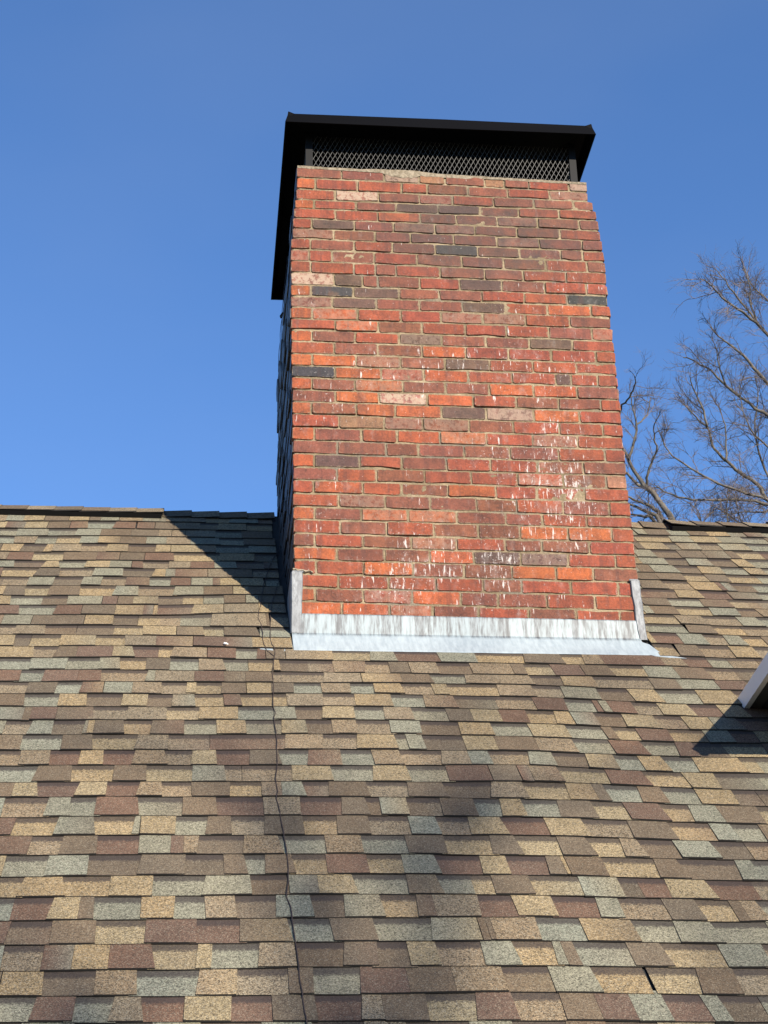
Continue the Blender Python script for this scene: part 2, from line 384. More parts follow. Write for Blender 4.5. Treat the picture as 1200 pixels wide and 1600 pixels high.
# ------------------------------------------------------------------ shingles
# one list per course: butt-line knots (along ridge mm, up slope mm, ...), then tabs (right end mm, kind); kinds index KINDS, +10 = recessed, 20 = unknown stretch, 21 = skip
KINDS = 'tgbrm'
SHINGLES = [
([-1489, 1769,-815, 1823,-29, 1840,2043, 1794,2704, 1800], [-1369, 1, -1259, 0, -1130, 2, -1021, 0, -963, 2, -862, 1, -737, 4, -611, 1, -33, 20, 1995, 21, 2053, 1, 2182, 2, 2293, 1, 2404, 2, 2526, 0, 2623, 11, 2731, 3]),
([-1473, 1628,-807, 1673,-33, 1694,2009, 1651,2663, 1668], [-1448, 0, -1350, 3, -1232, 0, -1115, 2, -1018, 3, -891, 11, -768, 3, -762, 1, -666, 3, -564, 2, -38, 20, 1958, 21, 2153, 10, 2280, 1, 2437, 0, 2580, 1]),
([-1456, 1485,-800, 1534,-38, 1543,1974, 1506,2617, 1520], [-1374, 11, -1210, 1, -1078, 11, -946, 1, -787, 2, -644, 2, -573, 4, -501, 4, -42, 20, 1924, 21, 1966, 2, 2106, 0, 2170, 12, 2282, 4, 2404, 14, 2567, 1]),
([-1439, 1346,-793, 1387,-42, 1408,1937, 1353,2568, 1358], [-1371, 11, -1266, 4, -1161, 11, -1043, 10, -949, 1, -838, 0, -702, 2, -598, 1, -473, 4, -30, 20, 1889, 21, 1997, 1, 2131, 12, 2272, 2, 2404, 2, 2461, 2, 2592, 10]),
([-1422, 1200,-786, 1241,-46, 1268,1905, 1222,2520, 1202], [-1423, 2, -1328, 0, -1212, 12, -1168, 0, -1020, 4, -899, 14, -785, 0, -651, 12, -571, 0, -422, 0, -30, 20, 1866, 21, 1887, 0, 2024, 1, 2134, 12, 2266, 1, 2397, 12, 2488, 0]),
([-1404, 1048,-778, 1086,-51, 1122,1870, 1076,2477, 1063], [-1374, 4, -1250, 3, -1099, 10, -937, 2, -822, 3, -698, 2, -550, 3, -323, 10, -30, 20, 1837, 21, 1914, 2, 2056, 1, 2161, 12, 2287, 0, 2416, 11, 2512, 0]),
([-1390, 929,-772, 960,-54, 992,1839, 948,2433, 921], [-1324, 1, -1196, 12, -1103, 0, -987, 11, -865, 0, -756, 1, -696, 3, -574, 14, -467, 4, -348, 3, -31, 20, 1808, 21, 1907, 2, 2047, 2, 2167, 10, 2277, 2, 2441, 10]),
([-1372, 778,-765, 817,-59, 843,1802, 795,2386, 768], [-1366, 3, -1218, 10, -1093, 2, -938, 14, -788, 1, -652, 12, -586, 0, -539, 1, -379, 3, -284, 4, -31, 20, 1781, 21, 1918, 2, 2049, 14, 2186, 0, 2216, 3, 2265, 1, 2370, 12]),
([-1356, 639,-758, 673,-63, 706,1768, 652,2347, 644], [-1349, 12, -1233, 14, -1113, 1, -981, 12, -887, 1, -773, 14, -655, 3, -559, 11, -459, 3, -355, 1, -320, 3, -223, 0, -32, 20, 1753, 21, 1926, 13, 2062, 0, 2204, 13, 2353, 2]),
([-1337, 485,-750, 514,-67, 573,1737, 523,2304, 504], [-1223, 2, -1123, 10, -1030, 2, -975, 2, -826, 10, -700, 1, -544, 14, -398, 1, -258, 2, -185, 0, -19, 20, 1727, 21, 1860, 2, 2019, 11, 2172, 2, 2313, 10]),
([-1321, 345,-743, 380,-71, 442,1704, 391,2264, 375], [-1277, 0, -1138, 11, -1022, 12, -864, 1, -794, 3, -723, 2, -605, 0, -493, 12, -397, 10, -301, 11, -199, 2, -139, 1, -18, 20, 1702, 21, 1745, 1, 1870, 2, 2027, 10, 2165, 1]),
([-1304, 206,-736, 230,-75, 300,1670, 247,2220, 231], [-1222, 3, -1073, 11, -947, 3, -798, 2, -670, 0, -624, 3, -604, 0, -455, 13, -302, 0, -142, 4, -94, 0, -17, 20, 1675, 21, 1834, 10, 1976, 4, 2131, 14, 2242, 1]),
([-1288, 65,-729, 89,1641, 126,2178, 95], [-1285, 3, -1156, 1, -925, 2, -795, 0, -687, 12, -590, 10, -498, 14, -366, 11, -244, 4, -111, 4, -93, 2, 6, 14, 1649, 21, 1839, 11, 1975, 2, 2114, 10]),
([-1273, -62,-723, -43,1602, -35,2133, -52], [-1220, 14, -1082, 4, -949, 12, -787, 12, -658, 10, -512, 0, -388, 2, -303, 10, -144, 2, -1, 11, 1624, 21, 1651, 0, 1775, 13, 1894, 1, 1983, 14, 2078, 1]),
([-1255, -213,-716, -185,1649, -200,2083, -213], [-1199, 0, -1134, 12, -1009, 10, -856, 0, -730, 10, -598, 4, -437, 3, -298, 3, -180, 3, -7, 0, 1602, 21, 1716, 10, 1827, 2, 1967, 14, 2084, 0]),
([-1237, -363,-709, -328,1473, -331,2019, -347], [-1103, 0, -1023, 14, -927, 2, -777, 3, -680, 0, -582, 13, -533, 10, -375, 4, -254, 3, -167, 11, -125, 3, -40, 2, 164, 4, 320, 10, 1346, 20, 1615, 3, 1718, 4, 1826, 13, 1918, 11, 2051, 14]),
([-1221, -500,-701, -477,1413, -471,1781, -499], [-1104, 11, -956, 1, -826, 11, -731, 1, -630, 10, -529, 2, -411, 11, -293, 4, -202, 11, -97, 10, -68, 0, 50, 12, 157, 14, 287, 4, 394, 14, 483, 2, 925, 20, 981, 2, 1102, 10, 1232, 3, 1363, 2, 1503, 10, 1642, 1, 1791, 2, 1905, 14]),
([-1204, -642,-694, -616,895, -584,1379, -617], [-802, 3, -628, 14, -588, 1, -427, 4, -305, 3, -217, 2, -102, 2, 102, 14, 267, 4, 433, 0, 568, 2, 700, 11, 995, 4, 1113, 12, 1259, 0, 1497, 14, 1616, 2, 1783, 1, 1915, 3]),
([-1188, -773,-688, -754,345, -716,872, -725,1636, -786], [-1092, 14, -978, 2, -882, 11, -787, 3, -674, 1, -554, 4, -460, 14, -419, 0, -318, 10, -214, 2, -114, 0, -23, 2, 91, 11, 209, 4, 306, 11, 434, 0, 554, 14, 616, 0, 821, 10, 976, 4, 1089, 14, 1242, 1, 1380, 12, 1506, 0, 1660, 11, 1835, 0]),
([-1172, -912,-681, -894,332, -858,848, -873,1686, -925], [-1082, 2, -954, 11, -842, 0, -709, 12, -609, 0, -512, 12, -417, 4, -305, 10, -233, 3, -54, 10, 92, 4, 217, 14, 373, 0, 498, 11, 633, 4, 794, 12, 951, 14, 1077, 3, 1194, 11, 1221, 3, 1255, 1, 1356, 3, 1460, 14, 1600, 0, 1711, 13, 1824, 0]),
([-1155, -1054,-674, -1032,319, -999,824, -1016,1586, -1066], [-1075, 1, -1047, 2, -950, 3, -804, 2, -681, 14, -525, 4, -405, 10, -252, 0, -114, 11, -22, 1, 75, 12, 206, 0, 321, 11, 440, 4, 576, 11, 674, 2, 789, 0, 900, 3, 1002, 10, 1079, 0, 1177, 1, 1280, 12, 1421, 0, 1528, 14, 1640, 0, 1764, 1]),
([-1138, -1195,-667, -1175,305, -1146,802, -1152,1550, -1195], [-1044, 14, -949, 1, -838, 12, -822, 1, -798, 0, -678, 2, -586, 10, -457, 2, -335, 11, -221, 0, -90, 11, 13, 0, 108, 12, 204, 4, 333, 14, 453, 1, 603, 12, 737, 0, 884, 11, 1034, 0, 1177, 11, 1223, 2, 1307, 10, 1433, 3, 1572, 10, 1680, 1]),
([-1121, -1343,-659, -1324,291, -1299,778, -1296,1428, -1336], [-1049, 2, -905, 11, -788, 2, -639, 10, -513, 4, -359, 14, -83, 13, 62, 4, 188, 14, 347, 0, 388, 11, 453, 1, 605, 12, 728, 0, 884, 2, 1036, 4, 1175, 11, 1307, 3, 1418, 11, 1498, 3, 1616, 12]),
([-1104, -1482,-653, -1463,278, -1445,756, -1431,1430, -1484], [-1041, 14, -931, 4, -832, 13, -740, 0, -641, 13, -509, 4, -428, 14, -331, 0, -217, 13, -96, 2, -5, 11, 125, 3, 244, 11, 356, 4, 492, 14, 605, 4, 690, 1, 823, 14, 927, 1, 1043, 12, 1160, 0, 1252, 11, 1353, 0, 1454, 11, 1645, 0, 1703, 10]),
([-1087, -1626,-645, -1610,264, -1592,731, -1582,1660, -1638], [-981, 11, -844, 2, -701, 10, -581, 2, -422, 10, -300, 1, -243, 14, -66, 14, 84, 0, 224, 11, 365, 0, 502, 11, 664, 3, 771, 2, 814, 3, 928, 4, 1093, 10, 1246, 3, 1388, 10, 1499, 0, 1664, 12]),
([-1072, -1754,-639, -1737,252, -1724,707, -1730,1597, -1777], [-1036, 2, -946, 0, -825, 13, -716, 0, -613, 13, -520, 4, -420, 14, -286, 2, -177, 10, -106, 4, -19, 1, 57, 13, 205, 2, 338, 14, 488, 2, 630, 12, 773, 4, 915, 10, 1019, 0, 1065, 2, 1173, 11, 1273, 2, 1385, 11, 1521, 0, 1618, 12]),
([-1053, -1915,-631, -1893,238, -1875,682, -1880,1578, -1926], [-1052, 1, -914, 14, -825, 1, -746, 11, -595, 3, -451, 11, -331, 2, -173, 13, -48, 4, 92, 13, 193, 2, 230, 12, 327, 1, 443, 12, 567, 2, 649, 11, 739, 0, 852, 11, 987, 2, 1100, 10, 1242, 3, 1320, 10, 1430, 1, 1574, 2]),
([-1037, -2052,-624, -2041,224, -2028,658, -2026,1467, -2065], [-1004, 3, -869, 10, -729, 1, -614, 10, -587, 1, -469, 0, -373, 11, -281, 2, -177, 14, -41, 2, 68, 10, 184, 2, 318, 14, 421, 1, 519, 14, 652, 0, 791, 13, 931, 0, 1074, 14, 1229, 2, 1362, 10, 1444, 1]),
([-1020, -2194,-617, -2181,211, -2168,633, -2178,1455, -2201], [-937, 3, -839, 14, -716, 2, -586, 13, -483, 1, -441, 3, -396, 4, -250, 12, -114, 4, 23, 11, 147, 4, 292, 11, 424, 2, 570, 10, 678, 2, 803, 10, 922, 2, 1012, 10, 1095, 4, 1203, 12, 1338, 1, 1447, 12]),
([-1002, -2342,-610, -2328,198, -2312,611, -2316,1410, -2351], [-998, 0, -870, 11, -737, 1, -583, 12, -435, 2, -310, 12, -232, 2, -181, 11, -82, 2, 18, 10, 153, 3, 263, 10, 385, 1, 517, 13, 611, 0, 734, 13, 790, 2, 805, 0, 930, 2, 1092, 10, 1195, 2, 1361, 12, 1429, 1]),
([-986, -2477,-603, -2466,185, -2449,588, -2452,1368, -2486], [-940, 10, -792, 0, -662, 10, -531, 0, -380, 11, -224, 1, -108, 12, -17, 1, 107, 0, 263, 11, 378, 2, 473, 11, 538, 10, 664, 2, 818, 10, 948, 1, 1010, 12, 1095, 13, 1250, 0, 1385, 13]),
([-969, -2623,-596, -2612,172, -2599,565, -2594,1292, -2624], [-837, 13, -745, 0, -698, 2, -561, 11, -462, 0, -366, 11, -272, 4, -156, 12, -38, 1, 53, 12, 178, 1, 277, 10, 334, 2, 473, 4, 586, 13, 713, 0, 840, 13, 916, 1, 1060, 14, 1171, 2, 1269, 10, 1306, 2, 1374, 4]),
([-952, -2765,-589, -2757,158, -2744,541, -2741,1310, -2761], [-942, 3, -814, 12, -682, 2, -543, 10, -390, 3, -267, 13, -110, 2, 11, 11, 145, 2, 300, 11, 455, 1, 478, 2, 494, 2, 631, 4, 770, 11, 933, 0, 1051, 11, 1189, 1]),
([-935, -2913,-581, -2905,145, -2888,517, -2887,1267, -2902], [-935, 1, -825, 14, -741, 3, -639, 0, -506, 3, -394, 10, -349, 0, -217, 11, -103, 4, 27, 12, 133, 2, 223, 12, 314, 0, 440, 14, 551, 1, 652, 10, 684, 1, 725, 2, 881, 11, 999, 2, 1156, 10, 1288, 1]),
([-919, -3046,-574, -3045,131, -3040,493, -3031,1220, -3053], [-808, 0, -669, 12, -551, 4, -392, 11, -277, 4, -133, 14, -64, 2, 65, 11, 205, 3, 336, 2, 486, 4, 619, 12, 757, 1, 900, 10, 909, 2, 1037, 10, 1158, 2]),
([-904, -3176,-568, -3177,118, -3179,469, -3179,1175, -3196], [-830, 11, -716, 3, -623, 11, -528, 4, -422, 13, -293, 0, -182, 13, -60, 2, 57, 13, 122, 4, 243, 2, 373, 10, 493, 3, 621, 14, 723, 2, 822, 3, 921, 1, 1033, 13, 1088, 1, 1194, 12])]
TINT = {'t': ((0.400, 0.302, 0.168), 1.2), 'g': ((0.300, 0.288, 0.208), 1.1), 'b': ((0.202, 0.150, 0.098), 0.65),
        'r': ((0.200, 0.122, 0.083), 0.65), 'm': ((0.305, 0.232, 0.146), 1.3), 'x': ((0.202, 0.150, 0.098), 0.65)}
def jit_tint(c, r):
    (a, bb, cc), con = TINT[c]
    k = r.uniform(0.86, 1.06); w = r.uniform(-0.05, 0.05)
    k *= ALB
    return (a * k * (1 + w), bb * k, cc * k * (1 - w), con)
def interp(kn, u):
    if u <= kn[0][0]: return kn[0][1]
    for (a, b0), (c, d) in zip(kn, kn[1:]):
        if u <= c:
            t = (u - a) / (c - a); t = t * t * (3 - 2 * t)
            return b0 + (d - b0) * t
    return kn[-1][1]
rows = []
def kind(k):
    if k == 20: return '?'
    if k == 21: return 'x'
    return KINDS[k - 10].upper() if k >= 10 else KINDS[k]
for a, c in SHINGLES:
    kn = [(a[k] / 1000, a[k + 1] / 1000) for k in range(0, len(a), 2)]
    rows.append((kn, [(c[k] / 1000, kind(c[k + 1])) for k in range(0, len(c), 2)]))
while rows[-1][0][0][1] > VEAVE + 0.02:
    rows.append(([(k, v - 0.1425) for k, v in rows[-1][0]], []))
def vbutt(i, u):
    if i < 0: return min(interp(rows[0][0], u) + 0.1425, VR - 0.02)
    return interp(rows[i][0], u) + 0.0015 * noise.noise(Vector((u * 3.1, i * 7.7, 0))) + 0.0012 * noise.noise(Vector((u * 11, i * 3.3, 5)))
def rand_fill(r, u0, u1, prev):
    out = []; u = u0
    while u < u1 - 0.05:
        w = r.choice([0.09, 0.12, 0.13, 0.15, 0.17, 0.2]) * r.uniform(0.9, 1.1)
        u2 = min(u + w, u1)
        if u1 - u2 < 0.05: u2 = u1
        c = r.choice('ttgbbrmmg')
        out.append((u, u2, c.upper() if prev else c)); prev = not prev; u = u2
    return out
tabs = []                                     # (row, u0, u1, code)
for i, (kn, seq) in enumerate(rows):
    r = random.Random(100 + i)
    L = []
    if not seq: L = rand_fill(r, UMIN, UMAX, False)
    else:
        u = seq[0][0] - r.uniform(0.08, 0.16)
        L += rand_fill(r, UMIN, u, False)
        for x, c in seq:
            if c == '?': L += rand_fill(r, u, x, False)
            elif c == 'x':
                if x > W + 0.05: L += rand_fill(random.Random(900 + i), W + 0.012, x, True)
            else: L.append((u, x, c))
            u = x
        L += rand_fill(r, u, UMAX, True)
    for (a, c, code) in L:
        # chimney footprint and apron
        if i <= 14:
            la, ra = -0.012, W + 0.012
            if i == 14: la, ra = -0.006, 1.625
            if i == 13: la, ra = -0.010, 1.612
            if i == 12: la, ra = -0.010, 1.606
            if a < la and c > la:
                tabs.append((i, a, la, code))
                if c > ra: tabs.append((i, ra, c, code))
                continue
            if a >= la - 1e-6 and c <= ra + 1e-6: continue
            if a < ra and c > ra: a = ra
        if c - a > 0.012: tabs.append((i, a, c, code))

def px(P):
    d = Vector(P) - Vector(CAM); z = d.dot(Vector(FX))
    return (600 + 2720.62 * d.dot(Vector(RX)) / z, 800 - 2720.62 * d.dot(Vector(UX)) / z)
def area(t):
    i, a, c, code = t
    q4 = [px(roof(a, vbutt(i, a))), px(roof(c, vbutt(i, c))), px(roof(c, vbutt(i - 1, c))), px(roof(a, vbutt(i - 1, a)))]
    q4 = [(min(max(x, 0), 1200), min(max(y, 0), 1600)) for x, y in q4]
    return abs(sum(q4[k][0] * q4[(k + 1) % 4][1] - q4[(k + 1) % 4][0] * q4[k][1] for k in range(4))) / 2
order = sorted(range(len(tabs)), key=lambda k: -area(tabs[k]))
single = set(order[:300])
rs = random.Random(5)
rest = MB()
prev_slant = {}
def nb(k, d, i, e):
    j = k + d
    if 0 <= j < len(tabs) and tabs[j][0] == i and abs((tabs[j][1] if d > 0 else tabs[j][2]) - e) < 1e-6: return tabs[j][3].isupper()
    return None
for k, (i, a, c, code) in enumerate(tabs):
    rec = code.isupper(); cl = code.lower()
    tint = jit_tint(cl, rs)
    tr = tint
    if rs.random() < 0.28:
        t2 = jit_tint(rs.choice('tgbrm'), rs); w = rs.uniform(0.3, 0.7)
        tr = tuple(p * (1 - w) + s_ * w for p, s_ in zip(tint, t2))
    hb = 0.0066 if rec else 0.0104
    lift = 0.0022 if rs.random() < 0.12 else 0.0
    if i in (12, 13, 14) and (c > -0.3 and c < 0.0): lift += 0.002
    lr, rr_ = nb(k, -1, i, a), nb(k, 1, i, c)          # neighbours: True = recessed tab
    sa = sb = 0.0
    gap = 0.0020 if rs.random() < 0.35 else 0.0
    if not rec:
        if lr: sa = rs.gauss(0, 0.005) + (0.010 if rs.random() < 0.45 else 0)
        if rr_: sb = rs.gauss(0, 0.005) - (0.010 if rs.random() < 0.45 else 0)
    w_ = c - a
    sa = max(min(sa, 0.3 * w_), -0.012); sb = min(max(sb, -0.3 * w_), 0.012)
    a0 = a - (0.022 if rec and lr is False else 0.0) + (0.0008 if not rec else 0.0)
    c0 = c - gap + (0.022 if rec and rr_ is False else 0.0)
    if i <= 14 and (abs(a + 0.0) < 0.05 or abs(c) < 0.05 or abs(a - 1.6) < 0.05): sa = sb = 0; a0, c0 = a, c
    v0a, v0c = vbutt(i, a), vbutt(i, c)
    v1a, v1c = vbutt(i - 1, a) + 0.022, vbutt(i - 1, c) + 0.022
    if i == 0: v1a = v1c = VR - 0.03
    dv = rs.gauss(0, 0.0012) + (rs.choice([-0.006, 0.005]) if rs.random() < 0.03 else 0)
    v0a += dv; v0c += dv
    h1 = 0.0007 if rec else 0.0029
    ja, jc = hb + lift + rs.gauss(0, 0.0006), hb + lift * rs.random() + rs.gauss(0, 0.0006)
    xm = (a0 + c0) / 2; wv = rs.gauss(0, 0.0008)
    top = [roof(a0, v0a, ja), roof(xm, (v0a + v0c) / 2 + wv, (ja + jc) / 2), roof(c0, v0c, jc), roof(c0 + sb, v1c, h1), roof(a0 + sa, v1a, h1)]
    bot = [roof(a0, v0a, ja - 0.0035 - (0.0033 if not rec else 0)), roof(xm, (v0a + v0c) / 2 + wv, (ja + jc) / 2 - 0.0035 - (0.0033 if not rec else 0)),
           roof(c0, v0c, jc - 0.0035 - (0.0033 if not rec else 0)), roof(c0 + sb, v1c, -0.003), roof(a0 + sa, v1a, -0.003)]
    F = [(0,1,2,3,4), (9,8,7,6,5), (0,5,6,1), (1,6,7,2), (2,7,8,3), (3,8,9,4), (4,9,5,0)]
    mi = [0, 0, 1, 1, 1, 1, 1]
    fl = 1.0 if rec else 0.0
    uvs = [(fl, 0), (fl, 0), (fl, 0), (fl, 1.155), (fl, 1.155)] * 2
    tl = [tint, tuple((p + s_) / 2 for p, s_ in zip(tint, tr)), tr, tr, tint] * 2
    tgt = MB() if k in single else rest
    tgt.add(top + bot, F, mi, tl, uvs)
    if k in single: tgt.build('shingle', [M_SH, M_EDGE], house, origin=roof((a + c) / 2, v0a, 0))
o = rest.build('shingle_field', [M_SH, M_EDGE], house, kind='stuff')
# back slope, out of sight from the front: plain shingle courses
b = MB(); rb = random.Random(9)
n = 0
vv = VR - 0.03
while vv > VEAVE + 0.1:
    for (a, c, code) in rand_fill(rb, UMIN, UMAX, bool(n % 2)):
        if vv > 1.7 and -0.02 < c and a < W + 0.02: continue
        def rb_(u, v, h): x, y, z = roof(u, v, h); return (x, 2 * yr - y, z)
        tt = jit_tint(code.lower(), rb)
        b.add([rb_(a, vv - 0.165, 0.008), rb_(c, vv - 0.165, 0.008), rb_(c, vv, 0.001), rb_(a, vv, 0.001),
               rb_(a, vv - 0.165, 0.0), rb_(c, vv - 0.165, 0.0), rb_(c, vv, -0.003), rb_(a, vv, -0.003)],
              [(3,2,1,0),(4,5,6,7),(0,1,5,4),(1,2,6,5),(2,3,7,6),(3,0,4,7)], [0,0,1,1,1,1], tt, [(0,0),(0,0),(0,1),(0,1)]*2)
    vv -= 0.1425; n += 1
b.build('back_slope_shingles', [M_SH, M_EDGE], house, kind='stuff')

# ------------------------------------------------------------------ ridge: vents with caps, low caps between
def ridge_profile(u, half, h_edge, h_top):
    """front lower edge, ridge, back lower edge points at height above the slopes"""
    f = roof(u, VR - half, h_edge); bck = (u, 2 * yr - f[1], f[2])
    top = (u, yr, zr + h_top)
    return f, top, bck
def ridge_cap(u0, u1, half, he, ht, lift0, lift1, parent, name='ridge_cap', r=rnd):
    th = 0.006
    tt = jit_tint(r.choice('bbmbm'), r)
    pts = []
    for u, l in ((u0, lift0), (u1, lift1)):
        f, t, k = ridge_profile(u, half + r.uniform(-0.004, 0.004), he + l, ht + l * 1.15)
        f2, t2, k2 = ridge_profile(u, half, he + l - th, ht + l * 1.15 - th)
        # rounded fold: extra points near the top
        def mid(p, q_, w): return tuple(p[j] * (1 - w) + q_[j] * w for j in range(3))
        pts.append([f, mid(f, t, 0.82), (t[0], t[1], t[2] - 0.006), mid(k, t, 0.82), k, k2, mid(k2, t2, 0.82), (t2[0], t2[1], t2[2] - 0.006), mid(f2, t2, 0.82), f2])
    V = pts[0] + pts[1]; n = 10
    F = [(i, (i + 1) % n, (i + 1) % n + n, i + n) for i in range(n)]
    F += [tuple(range(n - 1, -1, -1)), tuple(range(n, 2 * n))]
    F = [tuple(reversed(f)) for f in F]
    mi = [0] * 4 + [1] + [1] * 4 + [1] + [1, 1]
    mb_ = MB(); mb_.add(V, F, mi, tt, [(0, 0.4)] * len(V))
    return mb_.build(name, [M_SH, M_EDGE], parent, origin=pts[0][2])
def vent(u0, u1, toward):
    b = MB(); half = 0.150; A = []
    for u in (u0, u1):
        f0, t0, k0 = ridge_profile(u, half + 0.004, 0.006, 0.0); f1, t1, k1 = ridge_profile(u, half + 0.004, 0.034, 0.016)
        A.append([f0, f1, t1, k1, k0, t0])
    V = A[0] + A[1]; F = [(i, (i + 1) % 6, (i + 1) % 6 + 6, i + 6) for i in range(6)] + [(5,4,3,2,1,0), (6,7,8,9,10,11)]
    b.add(V, [tuple(reversed(f)) for f in F])
    v = b.build('ridge_vent', M_VENT, house, origin=A[0][2])
    r = random.Random(int(u0 * 100) + 77)
    L = u1 - u0; n = int(L / 0.146); step = L / n
    for k in range(n):
        a = u0 + k * step; c = a + step
        up = 0.009 + (0.006 if r.random() < 0.3 else 0)
        if toward > 0:   ridge_cap(a - 0.004, c + 0.01, half, 0.041, 0.026, 0.0, up * 0.35, v, r=r)
        else:            ridge_cap(a - 0.01, c + 0.004, half, 0.041, 0.026, up * 0.8, 0.0, v, r=r)
vent(UMIN + 0.02, -0.637, 1)
vent(2.215, UMAX - 0.02, -1)
r = random.Random(3)
u = -0.632
for k in range(4): ridge_cap(u + k * 0.152, u + k * 0.152 + 0.158, 0.125, 0.012, 0.016, 0.0, 0.008, house, r=r)
for k in range(4): ridge_cap(1.59 + k * 0.155, 1.59 + k * 0.155 + 0.160, 0.125, 0.012, 0.016, 0.009, 0.0, house, r=r)

# ------------------------------------------------------------------ chimney
# one list per course: bed-joint heights left and right (mm), then edge (mm), clay kind, edge, clay kind, ... ; kinds index CLAY
CLAY = 'rodbkptms'
CROWN_TOP = (2.473, 2.446)
BRICKS = [
[2398, 2385, 22, 2, 249, 2, 466, 8, 648, 6, 780, 2, 987, 6, 1087, 2, 1216, 0, 1425, 7, 1519],
[2328, 2328, 21, 1, 116, 0, 330, 0, 555, 0, 687, 2, 897, 2, 1104, 0, 1318, 2, 1520],
[2264, 2270, 18, 0, 215, 5, 435, 2, 644, 0, 814, 0, 1027, 2, 1234, 2, 1442, 2, 1543],
[2209, 2212, 13, 1, 109, 0, 320, 2, 523, 3, 740, 3, 954, 2, 1153, 0, 1363, 0, 1555],
[2148, 2149, 7, 0, 214, 0, 430, 1, 644, 2, 828, 2, 1040, 2, 1247, 2, 1463, 2, 1563],
[2087, 2087, 2, 0, 95, 3, 310, 2, 508, 2, 719, 2, 923, 2, 1137, 2, 1358, 0, 1566],
[2027, 2022, -1, 2, 205, 2, 414, 2, 594, 2, 811, 2, 1031, 2, 1248, 2, 1469, 2, 1574],
[1964, 1959, -7, 0, 87, 2, 308, 0, 499, 2, 715, 4, 930, 2, 1142, 2, 1357, 2, 1467, 0, 1575],
[1893, 1892, -9, 0, 82, 0, 196, 2, 407, 0, 620, 2, 846, 2, 1057, 2, 1273, 0, 1486, 2, 1579],
[1825, 1825, -9, 0, 88, 0, 304, 0, 412, 2, 514, 0, 734, 2, 959, 2, 1156, 0, 1372, 0, 1577],
[1754, 1757, -7, 5, 205, 3, 345, 2, 420, 2, 629, 0, 830, 3, 1042, 2, 1260, 0, 1472, 0, 1575],
[1690, 1695, -9, 1, 91, 4, 300, 3, 526, 2, 726, 2, 940, 0, 1153, 0, 1369, 4, 1574],
[1626, 1631, -7, 2, 195, 3, 411, 2, 625, 2, 839, 3, 1055, 0, 1264, 1, 1487, 0, 1582],
[1557, 1565, -8, 1, 95, 1, 318, 0, 531, 0, 729, 2, 937, 2, 1152, 0, 1373, 2, 1579],
[1495, 1493, -7, 0, 208, 1, 419, 2, 632, 0, 848, 0, 1052, 0, 1264, 2, 1481, 0, 1584],
[1431, 1431, -7, 1, 94, 2, 304, 0, 520, 3, 728, 2, 945, 2, 1164, 3, 1378, 0, 1586],
[1362, 1365, -5, 0, 201, 2, 412, 2, 631, 1, 845, 0, 1055, 0, 1267, 0, 1491, 0, 1589],
[1295, 1297, -7, 1, 95, 1, 306, 2, 522, 2, 740, 3, 959, 0, 1172, 1, 1388, 0, 1586],
[1228, 1231, -3, 4, 205, 1, 427, 0, 633, 1, 850, 0, 1067, 0, 1281, 3, 1358, 0, 1490, 0, 1584],
[1162, 1160, -3, 1, 93, 2, 300, 1, 530, 2, 738, 2, 951, 1, 1168, 1, 1383, 2, 1586],
[1096, 1095, 0, 2, 205, 1, 415, 5, 646, 1, 869, 0, 1078, 2, 1287, 2, 1494, 0, 1589],
[1029, 1024, 0, 1, 89, 2, 302, 1, 491, 1, 713, 3, 928, 7, 1160, 1, 1383, 0, 1587],
[959, 956, 0, 0, 220, 6, 436, 2, 622, 2, 843, 2, 1057, 0, 1282, 0, 1495, 0, 1589],
[889, 887, 1, 1, 103, 2, 327, 0, 496, 1, 701, 1, 923, 0, 1147, 2, 1365, 0, 1587],
[818, 816, 2, 2, 212, 2, 443, 2, 595, 2, 814, 2, 1034, 2, 1268, 0, 1494, 0, 1588],
[747, 747, 2, 1, 103, 3, 315, 0, 515, 2, 726, 0, 936, 0, 1162, 2, 1382, 2, 1588],
[678, 674, 3, 2, 207, 0, 392, 2, 619, 0, 841, 0, 1064, 0, 1281, 2, 1489, 6, 1585],
[612, 607, 3, 0, 98, 1, 327, 0, 508, 2, 728, 1, 956, 0, 1150, 0, 1379, 0, 1590],
[544, 531, 3, 0, 213, 2, 431, 2, 641, 2, 861, 2, 1051, 0, 1271, 2, 1493, 0, 1591],
[476, 469, 5, 1, 104, 2, 321, 1, 537, 1, 764, 2, 994, 2, 1168, 0, 1379, 0, 1593],
[406, 397, 6, 0, 221, 2, 435, 0, 653, 2, 861, 2, 1058, 1, 1286, 1, 1494, 0, 1597],
[339, 333, 6, 2, 101, 0, 323, 2, 547, 2, 759, 0, 983, 2, 1158, 2, 1382, 0, 1595],
[272, 264, 8, 1, 203, 2, 421, 2, 630, 1, 836, 3, 1054, 3, 1277, 0, 1500, 0, 1594],
[203, 194, 9, 0, 107, 0, 326, 1, 552, 2, 787, 2, 1009, 1, 1216, 1, 1389, 2, 1598],
[135, 124, 11, 0, 209, 0, 438, 0, 655, 0, 872, 2, 1050, 0, 1279, 0, 1502, 0, 1596],
[69, 50, 11, 1, 103, 2, 320, 0, 543, 1, 766, 2, 937, 2, 1164, 0, 1388, 0, 1594],
[3, -5, 12, 1, 222, 1, 439, 0, 635, 2, 844, 0, 1075, 2, 1295, 0, 1498, 0, 1593]]
chim = thing('brick_chimney', (W / 2, 0.725, -0.1), 'old red brick chimney with white lime streaks on shingle roof', 'chimney')
DEP = 1.45
zprev = CROWN_TOP
courses = []
for w in BRICKS:
    z = (w[0] / 1000, w[1] / 1000); us = [x / 1000 for x in w[2::2]]
    courses.append((zprev, z, [CLAY[k] for k in w[3::2]], us)); zprev = z
